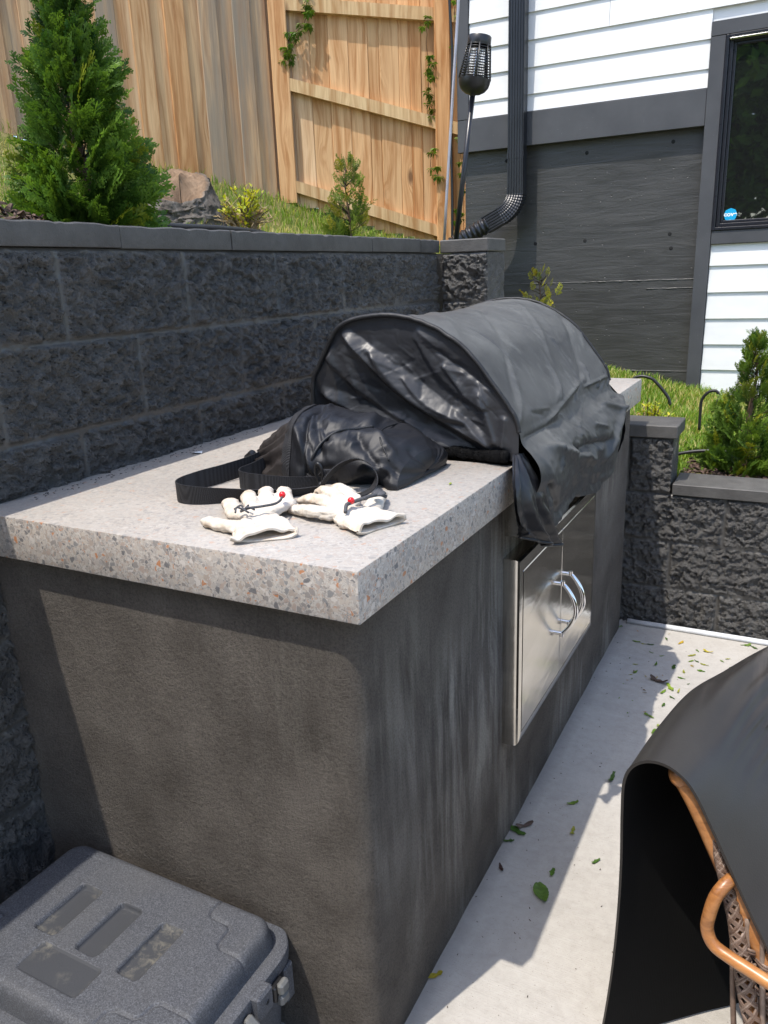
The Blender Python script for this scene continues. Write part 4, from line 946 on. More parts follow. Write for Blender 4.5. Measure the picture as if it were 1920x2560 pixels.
for yv, s_, r_ in ((Y0-.002, 1, .0052), (Y1+.002, 7, .0045)):
    P = np.stack([ARCH[k0:, 0], np.full(len(ARCH)-k0, yv)+wob(len(ARCH)-k0, s_), ARCH[k0:, 1]+.001+wob(len(ARCH)-k0, s_+2)], 1)
    MB().tube(P, r_, 8).build('piping', M['piping'], cv, smooth=True)
P = spline([(-.46, .700, .934), (-.30, .690, .934), (-.18, .670, .935), (-.09, .648, .936), (-.008, .626, .940)], 90)
vb = MB(); vb.tube(P+np.stack([0*P[:, 0], wob(90, 3)*2, wob(90, 5)*1.5], 1), .0125*(1+.10*vn(np.arange(90)*.9, 2.)), 16, sx=.75)
r = np.random.default_rng(3); pi = P[r.integers(0, 90, 2600)]; aa = r.uniform(-.6, 3.6, 2600)
pp = pi+np.stack([r.normal(0, .003, 2600), -.0118*np.cos(aa)*.95, .0118*np.sin(aa)], 1)
tv_ = np.array([(0, -.4, 0), (0, .4, 0), (1, 0, 0)]); W3 = instance(tv_, [[0, 1, 2]], np.zeros(3), pp, rotm(np.stack([r.normal(0, .6, 2600), -np.cos(aa), np.sin(aa)], 1), r.uniform(0, 3, 2600)), r.uniform(.0015, .0034, 2600), np.full((2600, 3), .01)); vb.add(*W3)
vb.build('velcro_strip', M['velcro'], cv, smooth=True)
# loose flap hanging off the slab's edge
na, nb = 70, 60; A, B = np.meshgrid(np.linspace(0, 1, na), np.linspace(0, 1, nb), indexing='ij')
le = spline([(.004, .618, .946), (.016, .578, .915), (.024, .556, .868), (.026, .566, .822), (.026, .592, .795)], nb); re = spline([(.006, .652, .944), (.022, .662, .915), (.040, .690, .856), (.046, .735, .785), (.042, .783, .716)], nb)
Gf = le[None]*(1-A[..., None])+re[None]*A[..., None]
Gf[..., 2] -= .012*np.sin(np.pi*A)*B
pl_ = .010*np.sin(A*15+2.5*B)*(.35+.65*B)+.005*np.sin(A*31-5*B)*B+.006*fbm(A*6, B*7, 0, 4, 5, ridge=True)*B
Gf[..., 0] += pl_+.018*np.sin(np.pi*A)*B+.006; Gf[..., 1] += .5*pl_*B
fm = MB().grid(Gf, flip=True); fm.grid(Gf+np.array([-.006, .002, 0]))
fm.tube(Gf[:, -1], .0032, 6); fm.tube(Gf[-1], .003, 6)
fm.build('hanging_flap', M['cover_flap'], cv, smooth=True)
# dark inner edge of the far end hanging below the slab
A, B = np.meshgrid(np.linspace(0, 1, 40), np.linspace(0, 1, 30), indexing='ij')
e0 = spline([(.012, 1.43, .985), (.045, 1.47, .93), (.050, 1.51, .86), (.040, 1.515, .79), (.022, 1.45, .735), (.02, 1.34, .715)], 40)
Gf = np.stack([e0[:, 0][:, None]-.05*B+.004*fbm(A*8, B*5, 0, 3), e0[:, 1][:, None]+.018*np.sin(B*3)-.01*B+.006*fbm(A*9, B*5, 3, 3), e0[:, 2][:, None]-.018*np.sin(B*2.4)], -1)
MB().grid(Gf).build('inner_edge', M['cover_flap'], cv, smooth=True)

# ================================================================== sling bag
CT = H+.0015
bg_ = thing('sling_bag', 'black nylon drawstring sling bag slumped on its side on the countertop', 'bag', (-.31, .5, H))
sec_ = np.array([(0, -.508, .492, .088, .030), (.06, -.490, .49, .106, .046), (.16, -.440, .488, .122, .082), (.27, -.392, .486, .130, .122), (.36, -.357, .484, .130, .128), (.5, -.307, .484, .126, .118), (.66, -.25, .488, .121, .105), (.82, -.195, .492, .116, .090), (.93, -.155, .496, .112, .070), (1, -.133, .498, .106, .046)])
nsb, nth = 170, 120; sv = np.linspace(0, 1, nsb); C5 = np.stack([np.interp(sv, sec_[:, 0], sec_[:, k]) for k in range(1, 5)], 1)
for _ in range(6): C5[1:-1] = (C5[:-2]+C5[1:-1]*2+C5[2:])/4
th = np.linspace(0, 2*np.pi, nth, endpoint=False); ct_, st_ = np.cos(th), np.sin(th)
spx = np.sign(ct_)*np.abs(ct_)**.72; spz = np.where(st_ > 0, np.abs(st_)**.9, -.12*np.abs(st_)**.5)
md = np.array([-.30, .95]); md /= np.linalg.norm(md)
def mdir(s_): k = np.clip(1-s_*1.35, 0, 1)[:, None]; d = np.array([[.04, 1.]])*(1-k)+np.array([[-.42, .91]])*k; return d/np.linalg.norm(d, axis=1)[:, None]
MD = mdir(sv)
Gb = np.zeros((nsb, nth, 3)); Gb[..., :2] = C5[:, None, :2]+MD[:, None, :]*(C5[:, 2][:, None]*spx[None])[..., None]
Gb[..., 2] = CT+.012*(1-spz[None]*0)*0+(C5[:, 3][:, None]*spz[None])+.002
# front side is undercut near its foot
Sg, Tg = np.meshgrid(sv, th, indexing='ij')
low = np.exp(-((Gb[..., 2]-CT)/.028)**2)*(ct_[None] < 0)*sstep(.36, .5, Sg)*sstep(.98, .85, Sg); Gb[..., :2] -= (MD[:, None, :]*(-.030*low)[..., None])*1
Nb = nrm_grid(np.concatenate([Gb, Gb[:, :1]], 1))[:, :-1]; Nb *= np.sign(Nb[80, 30, 2])
body = sstep(.24, .32, Sg)
dd = .007*fbm(Sg*5, np.cos(Tg)*2., np.sin(Tg)*2., 2, 41)+.0028*fbm(Sg*13, np.cos(Tg)*4, np.sin(Tg)*4, 4, 42, ridge=True)
rq = np.random.default_rng(77)
for _ in range(46):
    a0, t0 = rq.uniform(.3, .98), rq.uniform(.6, 3.9); an = rq.choice([.5, 2.3, 1.2, -.3])+rq.normal(0, .35); l_ = rq.uniform(.05, .2); dd = dd+crease(Sg, Tg*.28, (a0, t0*.28), (a0+l_*math.cos(an), t0*.28+l_*math.sin(an)), rq.uniform(.008, .02), rq.uniform(-.0055, .0045), rq.uniform(-.6, .6))
for a, b, w, am in (((.30, 2.15), (.62, 3.6), .05, .012), ((.33, 1.3), (.55, 2.7), .06, -.012), ((.45, 3.4), (.95, 2.6), .06, .014), ((.55, 3.75), (.9, 3.3), .06, -.016), ((.62, 1.3), (.95, 2.3), .06, .010), ((.36, 1.75), (.44, 3.1), .025, -.010), ((.7, 2.0), (.95, 2.9), .04, -.009), ((.5, 2.2), (.8, 1.5), .05, -.008)):
    dd = dd+crease(Sg, Tg*.28, (a[0], a[1]*.28), (b[0], b[1]*.28), w*.6, am, .4)
gather = (1-body)*(.0085*np.sin(Tg*17+6*Sg+2*vn(Sg*9, Tg*2))*(1-Sg*2.6)+.005*fbm(Sg*25, np.cos(Tg)*6, np.sin(Tg)*6, 3))
dd = dd*body+gather*(spz[None] > 0)
dd *= np.where(st_[None] < -.1, .15, 1)
Gb = Gb+Nb*dd[..., None]; Gb[..., 2] = np.maximum(Gb[..., 2], H+.0015)
ib = int(.265*nsb)
mb = MB().grid(Gb[ib:], wrap=True, flip=True)
endc = Gb[-1].mean(0)+np.array([.006, 0, -.004])
rings_ = [Gb[-1]*(1-f)+endc*f+np.array([.008*math.sin(f*3.1), 0, 0]) for f in (0, .25, .6, .95)]; mb.grid(np.array(rings_), wrap=True, flip=True)
mb.build('body', M['bag'], bg_, smooth=True)
mb = MB().grid(Gb[:ib+2], wrap=True, flip=True)
c0 = Gb[0].mean(0)+np.array([.03, .0, 0]); mb.grid(np.array([Gb[0]*(1-f)+c0*f for f in (0, .4, .95)]), wrap=True)
mb.build('drawstring_collar', M['bag_collar'], bg_, smooth=True)
b0_, b1_ = int(.232*nsb), int(.305*nsb); Gw = Gb[b0_:b1_]*1.; c_ = Gw.mean(1, keepdims=True); Gw = Gw+(Gw-c_)/np.linalg.norm(Gw-c_, axis=2, keepdims=True)*.0026
for _ in range(5): Gw = (np.roll(Gw, 1, 1)+2*Gw+np.roll(Gw, -1, 1))/4
MB().grid(Gw, wrap=True, flip=True).build('rim_band', M['webbing'], bg_, smooth=True)
def onbag(s_, t_, o=.002): i = int(np.clip(s_*(nsb-1), 0, nsb-1)); j = int(t_/(2*np.pi)*nth) % nth; return Gb[i, j]+Nb[i, j]*o
P = spline([onbag(a, b, .001) for a, b in ((.44, 3.05), (.48, 2.75), (.53, 2.45), (.60, 2.1), (.68, 1.85), (.74, 1.7))], 40)
MB().tube(P, .0028, 6, sx=1.6).build('zip_seam', M['piping'], bg_, smooth=True)
P = spline([onbag(a, b, .001) for a, b in ((.78, 1.2), (.80, 1.7), (.85, 2.1), (.93, 2.5))], 30); MB().tube(P, .0018, 6).build('panel_seam', M['piping'], bg_, smooth=True)
def ribbon(name, P, wv, n=90, th_=.0018, parent=None, mat='webbing'):
    P = spline(P, n); wv = spline(np.broadcast_to(wv, (len(wv), 3)) if np.ndim(wv) == 2 else np.array([wv]*2), n); T = np.gradient(P, axis=0); T /= np.linalg.norm(T, axis=1)[:, None]
    nn = np.cross(T, wv); nn /= np.linalg.norm(nn, axis=1)[:, None]; m = 7
    loop = [(f, 1) for f in np.linspace(0, 1, m)]+[(f, -1) for f in np.linspace(1, 0, m)]
    Gr = np.stack([P+wv*f+nn*th_*.5*sg for f, sg in loop], 1); o = MB().grid(Gr, wrap=True).build(name, M[mat], parent, auto=45); return o
zc = H+.001
ribbon('shoulder_strap', [(-.255, .325, zc+.004), (-.285, .294, zc), (-.330, .254, zc), (-.372, .219, zc), (-.412, .188, zc), (-.446, .176, zc), (-.476, .184, zc), (-.492, .214, zc), (-.492, .27, zc), (-.482, .33, zc), (-.468, .40, zc+.004), (-.45, .46, zc+.02)], [(0, -.012, .012), (.004, -.012, .022), (0, -.004, .034), (0, 0, .036), (0, 0, .036), (0, 0, .036)], 120, parent=bg_)
ribbon('shoulder_strap', [(-.27, .345, zc+.002), (-.32, .31, zc), (-.375, .292, zc), (-.418, .296, zc), (-.438, .322, zc), (-.440, .36, zc), (-.43, .42, zc+.01)], [(0, -.004, .024), (0, 0, .033), (0, 0, .034), (0, 0, .034)], 90, parent=bg_)
ribbon('shoulder_strap', [(-.253, .316, zc+.008), (-.243, .330, zc+.028), (-.228, .352, zc+.046), (-.206, .372, zc+.055), (-.182, .376, zc+.046), (-.168, .366, zc+.028), (-.172, .346, zc+.010), (-.196, .326, zc+.001), (-.225, .315, zc+.001)], [(.004, -.020, .006), (.010, -.030, .012), (.016, -.030, .008), (.022, -.028, .004), (.012, -.03, .004)], 100, parent=bg_)
tabp = onbag(.43, 3.12, .004)
ribbon('strap_tab', [tabp+np.array([-.006, 0, .012]), tabp+np.array([-.004, -.012, -.012]), np.array([-.262, .338, H+.040]), np.array([-.262, .333, H+.030])], (.013, .004, 0), 40, .003, bg_)
ck = MB(); a = np.linspace(0, 2*np.pi, 30); cx = np.array([-.262, .326, H+.034]); ck.tube([cx+np.array([.008*math.cos(t)*(1 if math.sin(t) > -.2 else .7), -.004*math.sin(t), .022*math.sin(t)]) for t in a], .0028, 8, cap=False)
ck.lathe([(.0, -.014), (.006, -.012), (.0075, 0), (.006, .012), (0, .014)], cx+np.array([0, .002, -.026]), (.3, -.2, 1), 12); ck.build('snap_clip', M['black_plastic'], bg_, smooth=True)
for p_, rr_, ln_, dr in (((-.497, .43, H+.030), .0085, .034, (.55, -.25, .35)), ((-.515, .545, H+.026), .0075, .014, (.1, -.1, 1))):
    d_ = np.array(dr)/np.linalg.norm(dr); MB().lathe([(0, -ln_/2), (rr_*.8, -ln_/2+.001), (rr_, -ln_/2+.004), (rr_, ln_/2-.004), (rr_*.8, ln_/2-.001), (0, ln_/2)], p_, dr, 16).build('cord_lock', M['black_plastic'], bg_, auto=40)

# ================================================================== work gloves
def caps_mesh(caps, voxel, seed, wr=.0014, sm=4, floor=None, tipf=None):
    """rounded chains (a, b, ra, rb[, flat]) melted into one skin"""
    mb = MB(); th = np.linspace(0, 2*np.pi, 12, endpoint=False); ph = np.linspace(.02, np.pi-.02, 8)
    for a, b, ra, rb in caps:
        a, b = np.array(a, float), np.array(b, float); n = max(2, int(np.linalg.norm(b-a)/(min(ra, rb)*.5))+1)
        for f in np.linspace(0, 1, n):
            c = a+(b-a)*f; r_ = ra+(rb-ra)*f
            Q = np.array([[(c[0]+r_*math.sin(p)*math.cos(t), c[1]+r_*math.sin(p)*math.sin(t), c[2]+r_*math.cos(p)) for t in th] for p in ph]); k = mb.n; mb.grid(Q, wrap=True, flip=False)
            mb.F += [[k+j for j in range(12)], [k+84+j for j in range(12)][::-1]]; mb.MI += [0, 0]
    o = mb.build('tmp', M['leather'], None); m = o.modifiers.new('r', 'REMESH'); m.mode = 'VOXEL'; m.voxel_size = voxel
    m2 = o.modifiers.new('s', 'SMOOTH'); m2.iterations = sm; m2.factor = .6
    dg = bpy.context.evaluated_depsgraph_get(); e = o.evaluated_get(dg); me = e.to_mesh()
    V = np.array([v.co[:] for v in me.vertices]); N = np.array([v.normal[:] for v in me.vertices]); F = [list(p.vertices) for p in me.polygons]; e.to_mesh_clear()
    me = o.data; bpy.data.objects.remove(o); bpy.data.meshes.remove(me)
    V = V+N*(wr*fbm(V[:, 0]*70+seed, V[:, 1]*70, V[:, 2]*70, 4, seed, ridge=True)+wr*1.2*fbm(V[:, 0]*32, V[:, 1]*32+seed, V[:, 2]*32, 2, seed+4))[:, None]
    if floor is not None: V[:, 2] = np.maximum(V[:, 2], floor)
    return V, F
def glove(label, cuff, cdir, palm, knuck, tips, thumb, cw, seed, ch=.017):
    t = thing('work_glove', label, 'glove', (palm[0], palm[1], H), 'pale leather work gloves on the countertop')
    caps = []; cd = np.array([*cdir, 0.]); sd_ = np.array([-cd[1], cd[0], 0]); z0 = H
    cuff = np.array([*cuff, z0+ch]); 
    for k, (kn, tp_) in enumerate(zip(knuck, tips)):
        kn = np.array([*kn[:2], z0+kn[2]]); w_ = (k-1.5)/1.5
        base = cuff+sd_*cw*.70*w_+cd*.030; base[2] = z0+.013
        caps.append((base, kn, .0135, .0132))
        if k < 3:
            k2 = np.array([*((np.array(kn[:2])+np.array(knuck[k+1][:2]))/2), z0+(knuck[k][2]+knuck[k+1][2])*.48]); b2_ = cuff+sd_*cw*.70*(w_+.333)+cd*.030; b2_[2] = z0+.0135; caps.append((b2_, k2, .0135, .0125))
        pts = [kn]+[np.array([*p[:2], z0+p[2]]) for p in tp_]; rs = np.linspace(.0142, .0112, len(pts))
        for a, b, ra, rb in zip(pts[:-1], pts[1:], rs[:-1], rs[1:]): caps.append((a, b, ra, rb))
    pts = [np.array([*p[:2], z0+p[2]]) for p in thumb]; rs = np.linspace(.0145, .0105, len(pts))
    for a, b, ra, rb in zip(pts[:-1], pts[1:], rs[:-1], rs[1:]): caps.append((a, b, ra, rb))
    V, F = caps_mesh(caps, .0024, seed, wr=.0030, sm=5, floor=z0+.0012)
    V[:, 2] = z0+.0012+(V[:, 2]-z0-.0012)*.68
    tp0 = np.array([p[-1][:2] for p in tips]+[thumb[-1][:2]]); dist = np.min(np.hypot(V[:, None, 0]-tp0[None, :, 0], V[:, None, 1]-tp0[None, :, 1]), 1)
    mb = MB(); mb.add(V, F, np.stack([np.clip(1-dist/.06, 0, 1)]*3, 1))
    # open cuff
    a = np.linspace(0, 2*np.pi, 56, endpoint=False); rows = []
    for u, w_, h_, ins in ((.056, .80, 1.0, 0), (.042, .88, .98, 0), (.026, .93, .80, 0), (.014, .96, .86, 0), (.004, 1.0, .66, 0), (-.010, 1.05, .58, 0), (-.020, 1.09, .55, 0), (-.0225, 1.08, .54, .0008), (-.0215, 1.05, .50, .0018), (-.010, 1.01, .46, .0026), (.006, .97, .44, .003), (.026, .86, .4, .0036)):
        wv = 1+.05*np.sin(3*a+seed)+.035*np.sin(7*a+seed*2+u*60)
        x = cw*w_*np.sign(np.cos(a))*np.abs(np.cos(a))**.8-ins*np.cos(a); z = (ch*h_-ins)*np.sin(a)*wv*(1-.25*np.cos(a-.6))
        Q = cuff[None]+cd[None]*(u+.004*np.sin(2*a+seed))[:, None]+sd_[None]*x[:, None]; Q[:, 2] = np.maximum(z0+ch*.62+z+(.0030*np.sin(4*a+seed+u*60)+.0016*np.sin(9*a+seed-u*90))*(np.sin(a) > 0), z0+.0012); rows.append(Q)
    mb.grid(np.array(rows), np.repeat((.25+.35*np.abs(np.sin(a*2.5+seed))*np.linspace(0, 1, len(rows))[:, None])[..., None], 3, 2), wrap=True, flip=True)
    # rolled seam along the hem
    hem_ = rows[6]; mb.tube(np.vstack([hem_, hem_[:1]])+np.array([0, 0, .0004]), .0021, 6, cap=False, col=(.2, .2, .2))
    mb.build('leather', M['leather'], t, smooth=True); return t
def gz(P): return np.array([(p[0], p[1], H+p[2]*.84) for p in P])
g1 = glove('left pale leather work glove lying with its knuckles up and cuff towards the counter corner', (-.208, .074), (-.70, .714), (-.25, .13), [(-.290, .116, .022), (-.276, .146, .026), (-.262, .172, .027), (-.245, .196, .025)],
      [[(-.318, .140, .030), (-.345, .168, .022), (-.352, .176, .012)], [(-.304, .172, .036), (-.334, .205, .030), (-.343, .216, .013)], [(-.290, .200, .037), (-.312, .230, .032), (-.320, .240, .013)], [(-.270, .220, .034), (-.288, .248, .029), (-.294, .256, .013)]],
      [(-.232, .072, .016), (-.262, .074, .015), (-.292, .078, .013), (-.326, .084, .012)], .046, 3, .0135)
g2 = glove('right pale leather work glove with its open cuff facing the counter edge', (-.074, .178), (-.93, .36), (-.14, .21), [(-.150, .176, .020), (-.156, .205, .026), (-.160, .234, .028), (-.156, .262, .024)],
      [[(-.185, .176, .022), (-.215, .188, .016), (-.236, .196, .011)], [(-.190, .215, .033), (-.222, .232, .026), (-.240, .240, .013)], [(-.192, .250, .036), (-.222, .272, .030), (-.238, .283, .013)], [(-.186, .282, .032), (-.212, .304, .026), (-.226, .314, .013)]],
      [(-.105, .232, .018), (-.112, .262, .022), (-.118, .290, .022), (-.130, .312, .018)], .045, 5, .0145)
def cord(g, P, bead, r_=.0021, tuft=None):
    mb = MB(); mb.tube(spline(gz(P), 40), r_, 7)
    if tuft is not None:
        for k in range(5): a = k*1.3; c = np.array([tuft[0], tuft[1], H+tuft[2]*.84]); mb.tube(spline([c, c+np.array([.010*math.cos(a), .010*math.sin(a), .005]), c+np.array([.018*math.cos(a+.6), .016*math.sin(a+.6), -.001])], 8), .0016, 5)
    mb.build('elastic_cord', M['cord'], g, smooth=True)
    MB().lathe([(.0001, -.0058), (.003, -.0052), (.005, -.003), (.0058, 0), (.005, .003), (.003, .0052), (.0001, .0058)], (bead[0], bead[1], H+bead[2]*.84+.002), (0, 0, 1), 16).build('red_bead', M['red'], g, smooth=True)
cord(g1, [(-.262, .092, .036), (-.250, .098, .042), (-.235, .112, .043), (-.226, .132, .042), (-.228, .152, .042), (-.2365, .1705, .043)], (-.237, .172, .044), tuft=(-.258, .095, .039))
cord(g2, [(-.112, .162, .030), (-.118, .176, .038), (-.116, .188, .040), (-.105, .208, .043), (-.098, .226, .044), (-.094, .246, .040), (-.088, .254, .034)], (-.1165, .1885, .041), .0032)
MB().lathe([(.0, .0015), (.010, .001), (.0125, -.001), (.010, -.0025), (0, -.003)], (-.096, .244, H+.0375), (.1, -.1, 1), 14).build('toggle_disc', M['cord'], g2, smooth=True)

# ================================================================== tool case
tc = thing('tool_case', 'speckled dark grey plastic tool case with three dusty slots in its lid', 'tool case', (-.42, -.14, 0))
X0, X1, YA, YB, ZT = -.668, -.196, -.292, .006, .262
def sdf(x, y, x0, y0, x1, y1, r_):
    qx = np.abs(x-(x0+x1)/2)-(x1-x0)/2+r_; qy = np.abs(y-(y0+y1)/2)-(y1-y0)/2+r_
    return np.hypot(np.maximum(qx, 0), np.maximum(qy, 0))+np.minimum(np.maximum(qx, qy), 0)-r_
def dpoly(x, y, P):
    d = np.full(x.shape, 9.)
    for a, b in zip(P[:-1], P[1:]):
        a, b = np.array(a), np.array(b); e = b-a; t_ = np.clip(((x-a[0])*e[0]+(y-a[1])*e[1])/(e@e), 0, 1); d = np.minimum(d, np.hypot(x-a[0]-t_*e[0], y-a[1]-t_*e[1]))
    return d
xs, ys = lin(X0-.006, X1+.006, .0021), lin(YA-.006, YB+.006, .0021); GX, GY = np.meshgrid(xs, ys, indexing='ij')
d0 = sdf(GX, GY, X0, YA, X1, YB, .035); zl = np.full(GX.shape, ZT)
t_ = np.clip((d0+.017)/.017, 0, 1); zl -= .017*(1-np.sqrt(np.maximum(0, 1-t_*t_)))
zl -= np.clip(d0, 0, .008)*6
rec = np.zeros(GX.shape)
for a, b, c, d_, dep, r_ in ((-.563, -.186, -.513, -.077, .0105, .009), (-.464, -.188, -.415, -.080, .0105, .009), (-.367, -.192, -.321, -.083, .0105, .009), (-.521, -.257, -.385, -.200, .0030, .009)):
    q = sdf(GX, GY, a, b, c, d_, r_); rec = np.maximum(rec, dep*sstep(.0008, -.0012, q))
zl -= rec
for P in ([(-.307, .02), (-.307, -.030), (-.300, -.038), (-.262, -.040), (-.254, -.047), (-.252, -.078), (-.244, -.085), (-.19, -.086)], [(-.328, -.31), (-.323, -.252), (-.314, -.244), (-.278, -.242), (-.270, -.235), (-.267, -.212), (-.258, -.205), (-.19, -.205)], [(-.68, -.187), (-.634, -.187), (-.629, -.192), (-.629, -.225)]):
    zl -= 0.0045*sstep(.0036, .0008, dpoly(GX, GY, P))
for P in ([(-.604, -.03), (-.604, -.022), (-.562, -.022), (-.561, .01)], [(-.602, -.02), (-.66, -.02)]): zl -= .0010*sstep(.002, .0006, dpoly(GX, GY, P))
dm = np.hypot(GX+.254, GY+.143); zl += .0007*np.exp(-((dm-.008)/.0016)**2)
zl = np.maximum(zl, .214)
ld = mk('lid', np.stack([GX, GY, zl], -1), gf(*GX.shape), [M['case'], M['recess']], tc, smooth=True)
rc = (rec[:-1, :-1] > .0011).ravel().astype(int); ld.data.polygons.foreach_set('material_index', rc)
def rimloft(name, prof, mat, x0=X0, y0=YA, x1=X1, y1=YB, r0=.035, par=tc, auto=35):
    G_ = []
    for o_, z in prof: p = rrect(x0-o_, y0-o_, x1+o_, y1+o_, max(.004, r0+o_), 8, 9)[:-1]; G_.append(np.concatenate([p, np.full((len(p), 1), z)], 1))
    return MB().grid(np.array(G_), wrap=True, flip=True).build(name, M[mat], par, auto=auto)
rimloft('rim', [(-.004, .212), (.004, .2195), (.024, .222), (.0295, .2195), (.031, .214), (.030, .198), (.027, .196), (.010, .195)], 'case')
rimloft('lower_shell', [(.010, .196), (.017, .1955), (.014, .172), (.012, .17), (.010, .1), (.002, .004), (-.006, .001), (-.05, .0005)], 'case')
xr = X1+.012
for k, y in enumerate((.0, -.285)): MB().box((xr-.02, y-.010-.016, .125), (xr+.021, y+.004-.006, .197), bev=.003).build('corner_rib', M['case'], tc, auto=30)
hb = MB(); hb.box((xr+.012, -.112, .180), (xr+.034, -.074, .224), bev=.004); hb.lathe([(.0045, .0012), (.0052, .0002)], (xr+.0345, -.093, .205), (1, 0, 0), 14); ho = hb.build('hasp', M['case'], tc, auto=30)
MB().lathe([(0, .001), (.0042, .001), (.0042, -.002)], (xr+.034, -.093, .205), (1, 0, 0), 14).build('hole', M['dark'], ho)
cl = MB(); cl.box((xr+.010, -.066, .168), (xr+.03, -.038, .20), bev=.003); cl.build('clip_base', M['black_plastic'], tc, auto=30)
cl = MB(); cl.box((xr+.029, -.063, .186), (xr+.042, -.041, .208), bev=.004).box((xr+.0285, -.0635, .164), (xr+.041, -.0405, .1845), bev=.004); cl.build('side_clip', M['grey_plastic'], tc, auto=30)
Mx = Matrix.Translation((xr+.030, -.168, .190)) @ Matrix.Rotation(R(38), 4, 'Y')
lb = MB(); lb.box((-.012, -.050, -.010), (.066, .050, .002), bev=.004, M=Mx)
for y in (-.047, .030): lb.box((-.016, y, .0), (.030, y+.017, .013), bev=.004, M=Mx)
lb.box((.040, -.036, .002), (.060, -.030, .006), bev=.0015, M=Mx).box((.040, .026, .002), (.060, .032, .006), bev=.0015, M=Mx).box((.058, -.036, .002), (.063, .032, .006), bev=.0015, M=Mx)
lo = lb.build('latch', M['grey_plastic'], tc, auto=30)
lb = MB()
for k in range(5): lb.tube([Mx @ Vector((.000, -.026+.013*k, .004)), Mx @ Vector((.032, -.026+.013*k, .0045))], .0055, 10)
lb.build('latch_spring', M['silver'], lo, smooth=True)

# ================================================================== wicker chair and the mat thrown over it
ch = thing('wicker_chair', 'rattan armchair with woven sides standing under the thrown black mat', 'chair', (.74, .40, 0))
loop_ = spline([(.508, .215, .440), (.494, .198, .458), (.479, .172, .462), (.466, .156, .446), (.460, .152, .418), (.4585, .153, .388), (.469, .149, .368), (.493, .142, .361), (.515, .136, .358), (.541, .128, .355), (.57, .119, .352), (.64, .10, .345)], 80)
lp = MB(); lp.tube(loop_, .0092, 16); o = lp.build('arm_loop', M['rattan'], ch, smooth=True)
We = spline([(.452, .196, .505), (.457, .192, .485), (.464, .188, .462), (.474, .183, .430), (.485, .178, .392), (.493, .174, .352), (.501, .172, .31), (.512, .168, .265), (.528, .162, .21), (.548, .156, .14), (.563, .15, .06)], 160)
ra = np.interp(np.arange(160), [0, 40, 90, 160], [.0035, .0085, .0115, .0125])
MB().tube(We+np.stack([ra+.004, 0*ra+.004, 0*ra], 1), ra*.8, 12).build('side_pole', M['rattan'], ch, smooth=True)
br = MB(); T = np.gradient(We, axis=0); T /= np.linalg.norm(T, axis=1)[:, None]; n1 = np.cross(T, [0, 1, 0]); n1 /= np.linalg.norm(n1, axis=1)[:, None]; n2 = np.cross(T, n1)
cen = We+np.stack([ra, 0*ra, 0*ra], 1); q = np.linspace(0, 1, 160)
for k in range(8):
    for dz in (-.0032, .0, .0032):
        ph = q*2*np.pi*5.5*(1 if k % 2 else -1)+k*.785
        br.tube(cen+n1*(ra*1.08*np.sin(ph))[:, None]+n2*(ra*1.08*np.cos(ph))[:, None]+T*dz, .0018, 6)
br.build('braided_edge', M['wicker'], ch, smooth=True)
wv = MB()
for k in range(14):
    x0_, z1_ = .487+.021*k, .42-.012*k; P = spline([(x0_, .182-.007*k, z1_), (x0_+.014, .176-.007*k, z1_*.62), (x0_+.032, .170-.007*k, .25*z1_), (x0_+.045, .166-.007*k, .02)], 40); wv.tube(P, .0042, 7)
for k in range(26):
    z = .045+.0125*k; x0 = np.interp(z, We[::-1, 2], We[::-1, 0]); n_ = 120; q = np.linspace(0, 1, n_)
    for dz in (-.0022, .0022): wv.tube(np.stack([x0+.006+.29*q, .180-.098*q+.0062*np.sin((x0+.006+.29*q)*math.pi/.021+k*math.pi), z+dz+.0015*np.sin(q*31+k)], 1), .0024, 6)
wv.build('woven_side', M['wicker'], ch, smooth=True)
MB().lathe([(.0, .405), (.2, .405), (.265, .395), (.28, .37), (.265, .34), (.0, .335)], (.77, .42, 0), (0, 0, 1), 40).build('seat', M['wicker'], ch, smooth=True)
for x, y in ((.57, .17), (.97, .17), (.56, .66), (.97, .66)): MB().tube([(x, y, 0), (x, y, .36)], .013, 12).build('leg', M['rattan'], ch, smooth=True)

E_ = spline([(.300, .226, .006), (.308, .223, .06), (.3175, .220, .18), (.322, .219, .30), (.322, .219, .40), (.319, .219, .488), (.319, .219, .546), (.329, .216, .578), (.350, .209, .5995), (.376, .202, .607), (.402, .193, .602), (.424, .187, .583), (.452, .178, .538), (.488, .166, .474), (.524, .155, .411), (.560, .143, .352), (.62, .12, .27), (.72, .08, .18)], 150)
nm, nt = 150, 110; q = np.linspace(0, 1, nm); t_ = np.linspace(0, 1, nt)
Rg = spline([(0, 0, 0), (.018, .11, -.003), (.050, .25, .0), (.094, .35, .0), (.145, .45, .005), (.21, .56, .008), (.29, .68, .0)], nt)      # along the ridge
Lf = spline([(0, 0, 0), (.035, .035, 0), (.085, .085, 0), (.14, .135, 0), (.20, .19, 0), (.27, .26, 0), (.36, .36, 0)], nt)      # along the lower hem
Rr = spline([(0, 0, 0), (.035, .10, .012), (.085, .22, .03), (.14, .33, .05), (.20, .43, .07), (.27, .54, .08), (.34, .66, .08)], nt)      # along the seat side
ir = 74
wl = sstep(0, 1, np.clip(1-np.arange(nm)/ir*1.15, 0, 1)); wr_ = sstep(0, 1, np.clip((np.arange(nm)-ir)/(nm-ir)*1.2, 0, 1))
wl = wl[:, None, None]; wr_ = wr_[:, None, None]
Gm = E_[:, None, :]+Rg[None]*(1-wl-wr_)+Lf[None]*wl+Rr[None]*wr_
S_, T2 = np.meshgrid(np.cumsum(np.r_[0, np.linalg.norm(np.diff(E_, axis=0), axis=1)]), t_, indexing='ij'); sR = S_[ir, 0]
zz_ = S_-sR
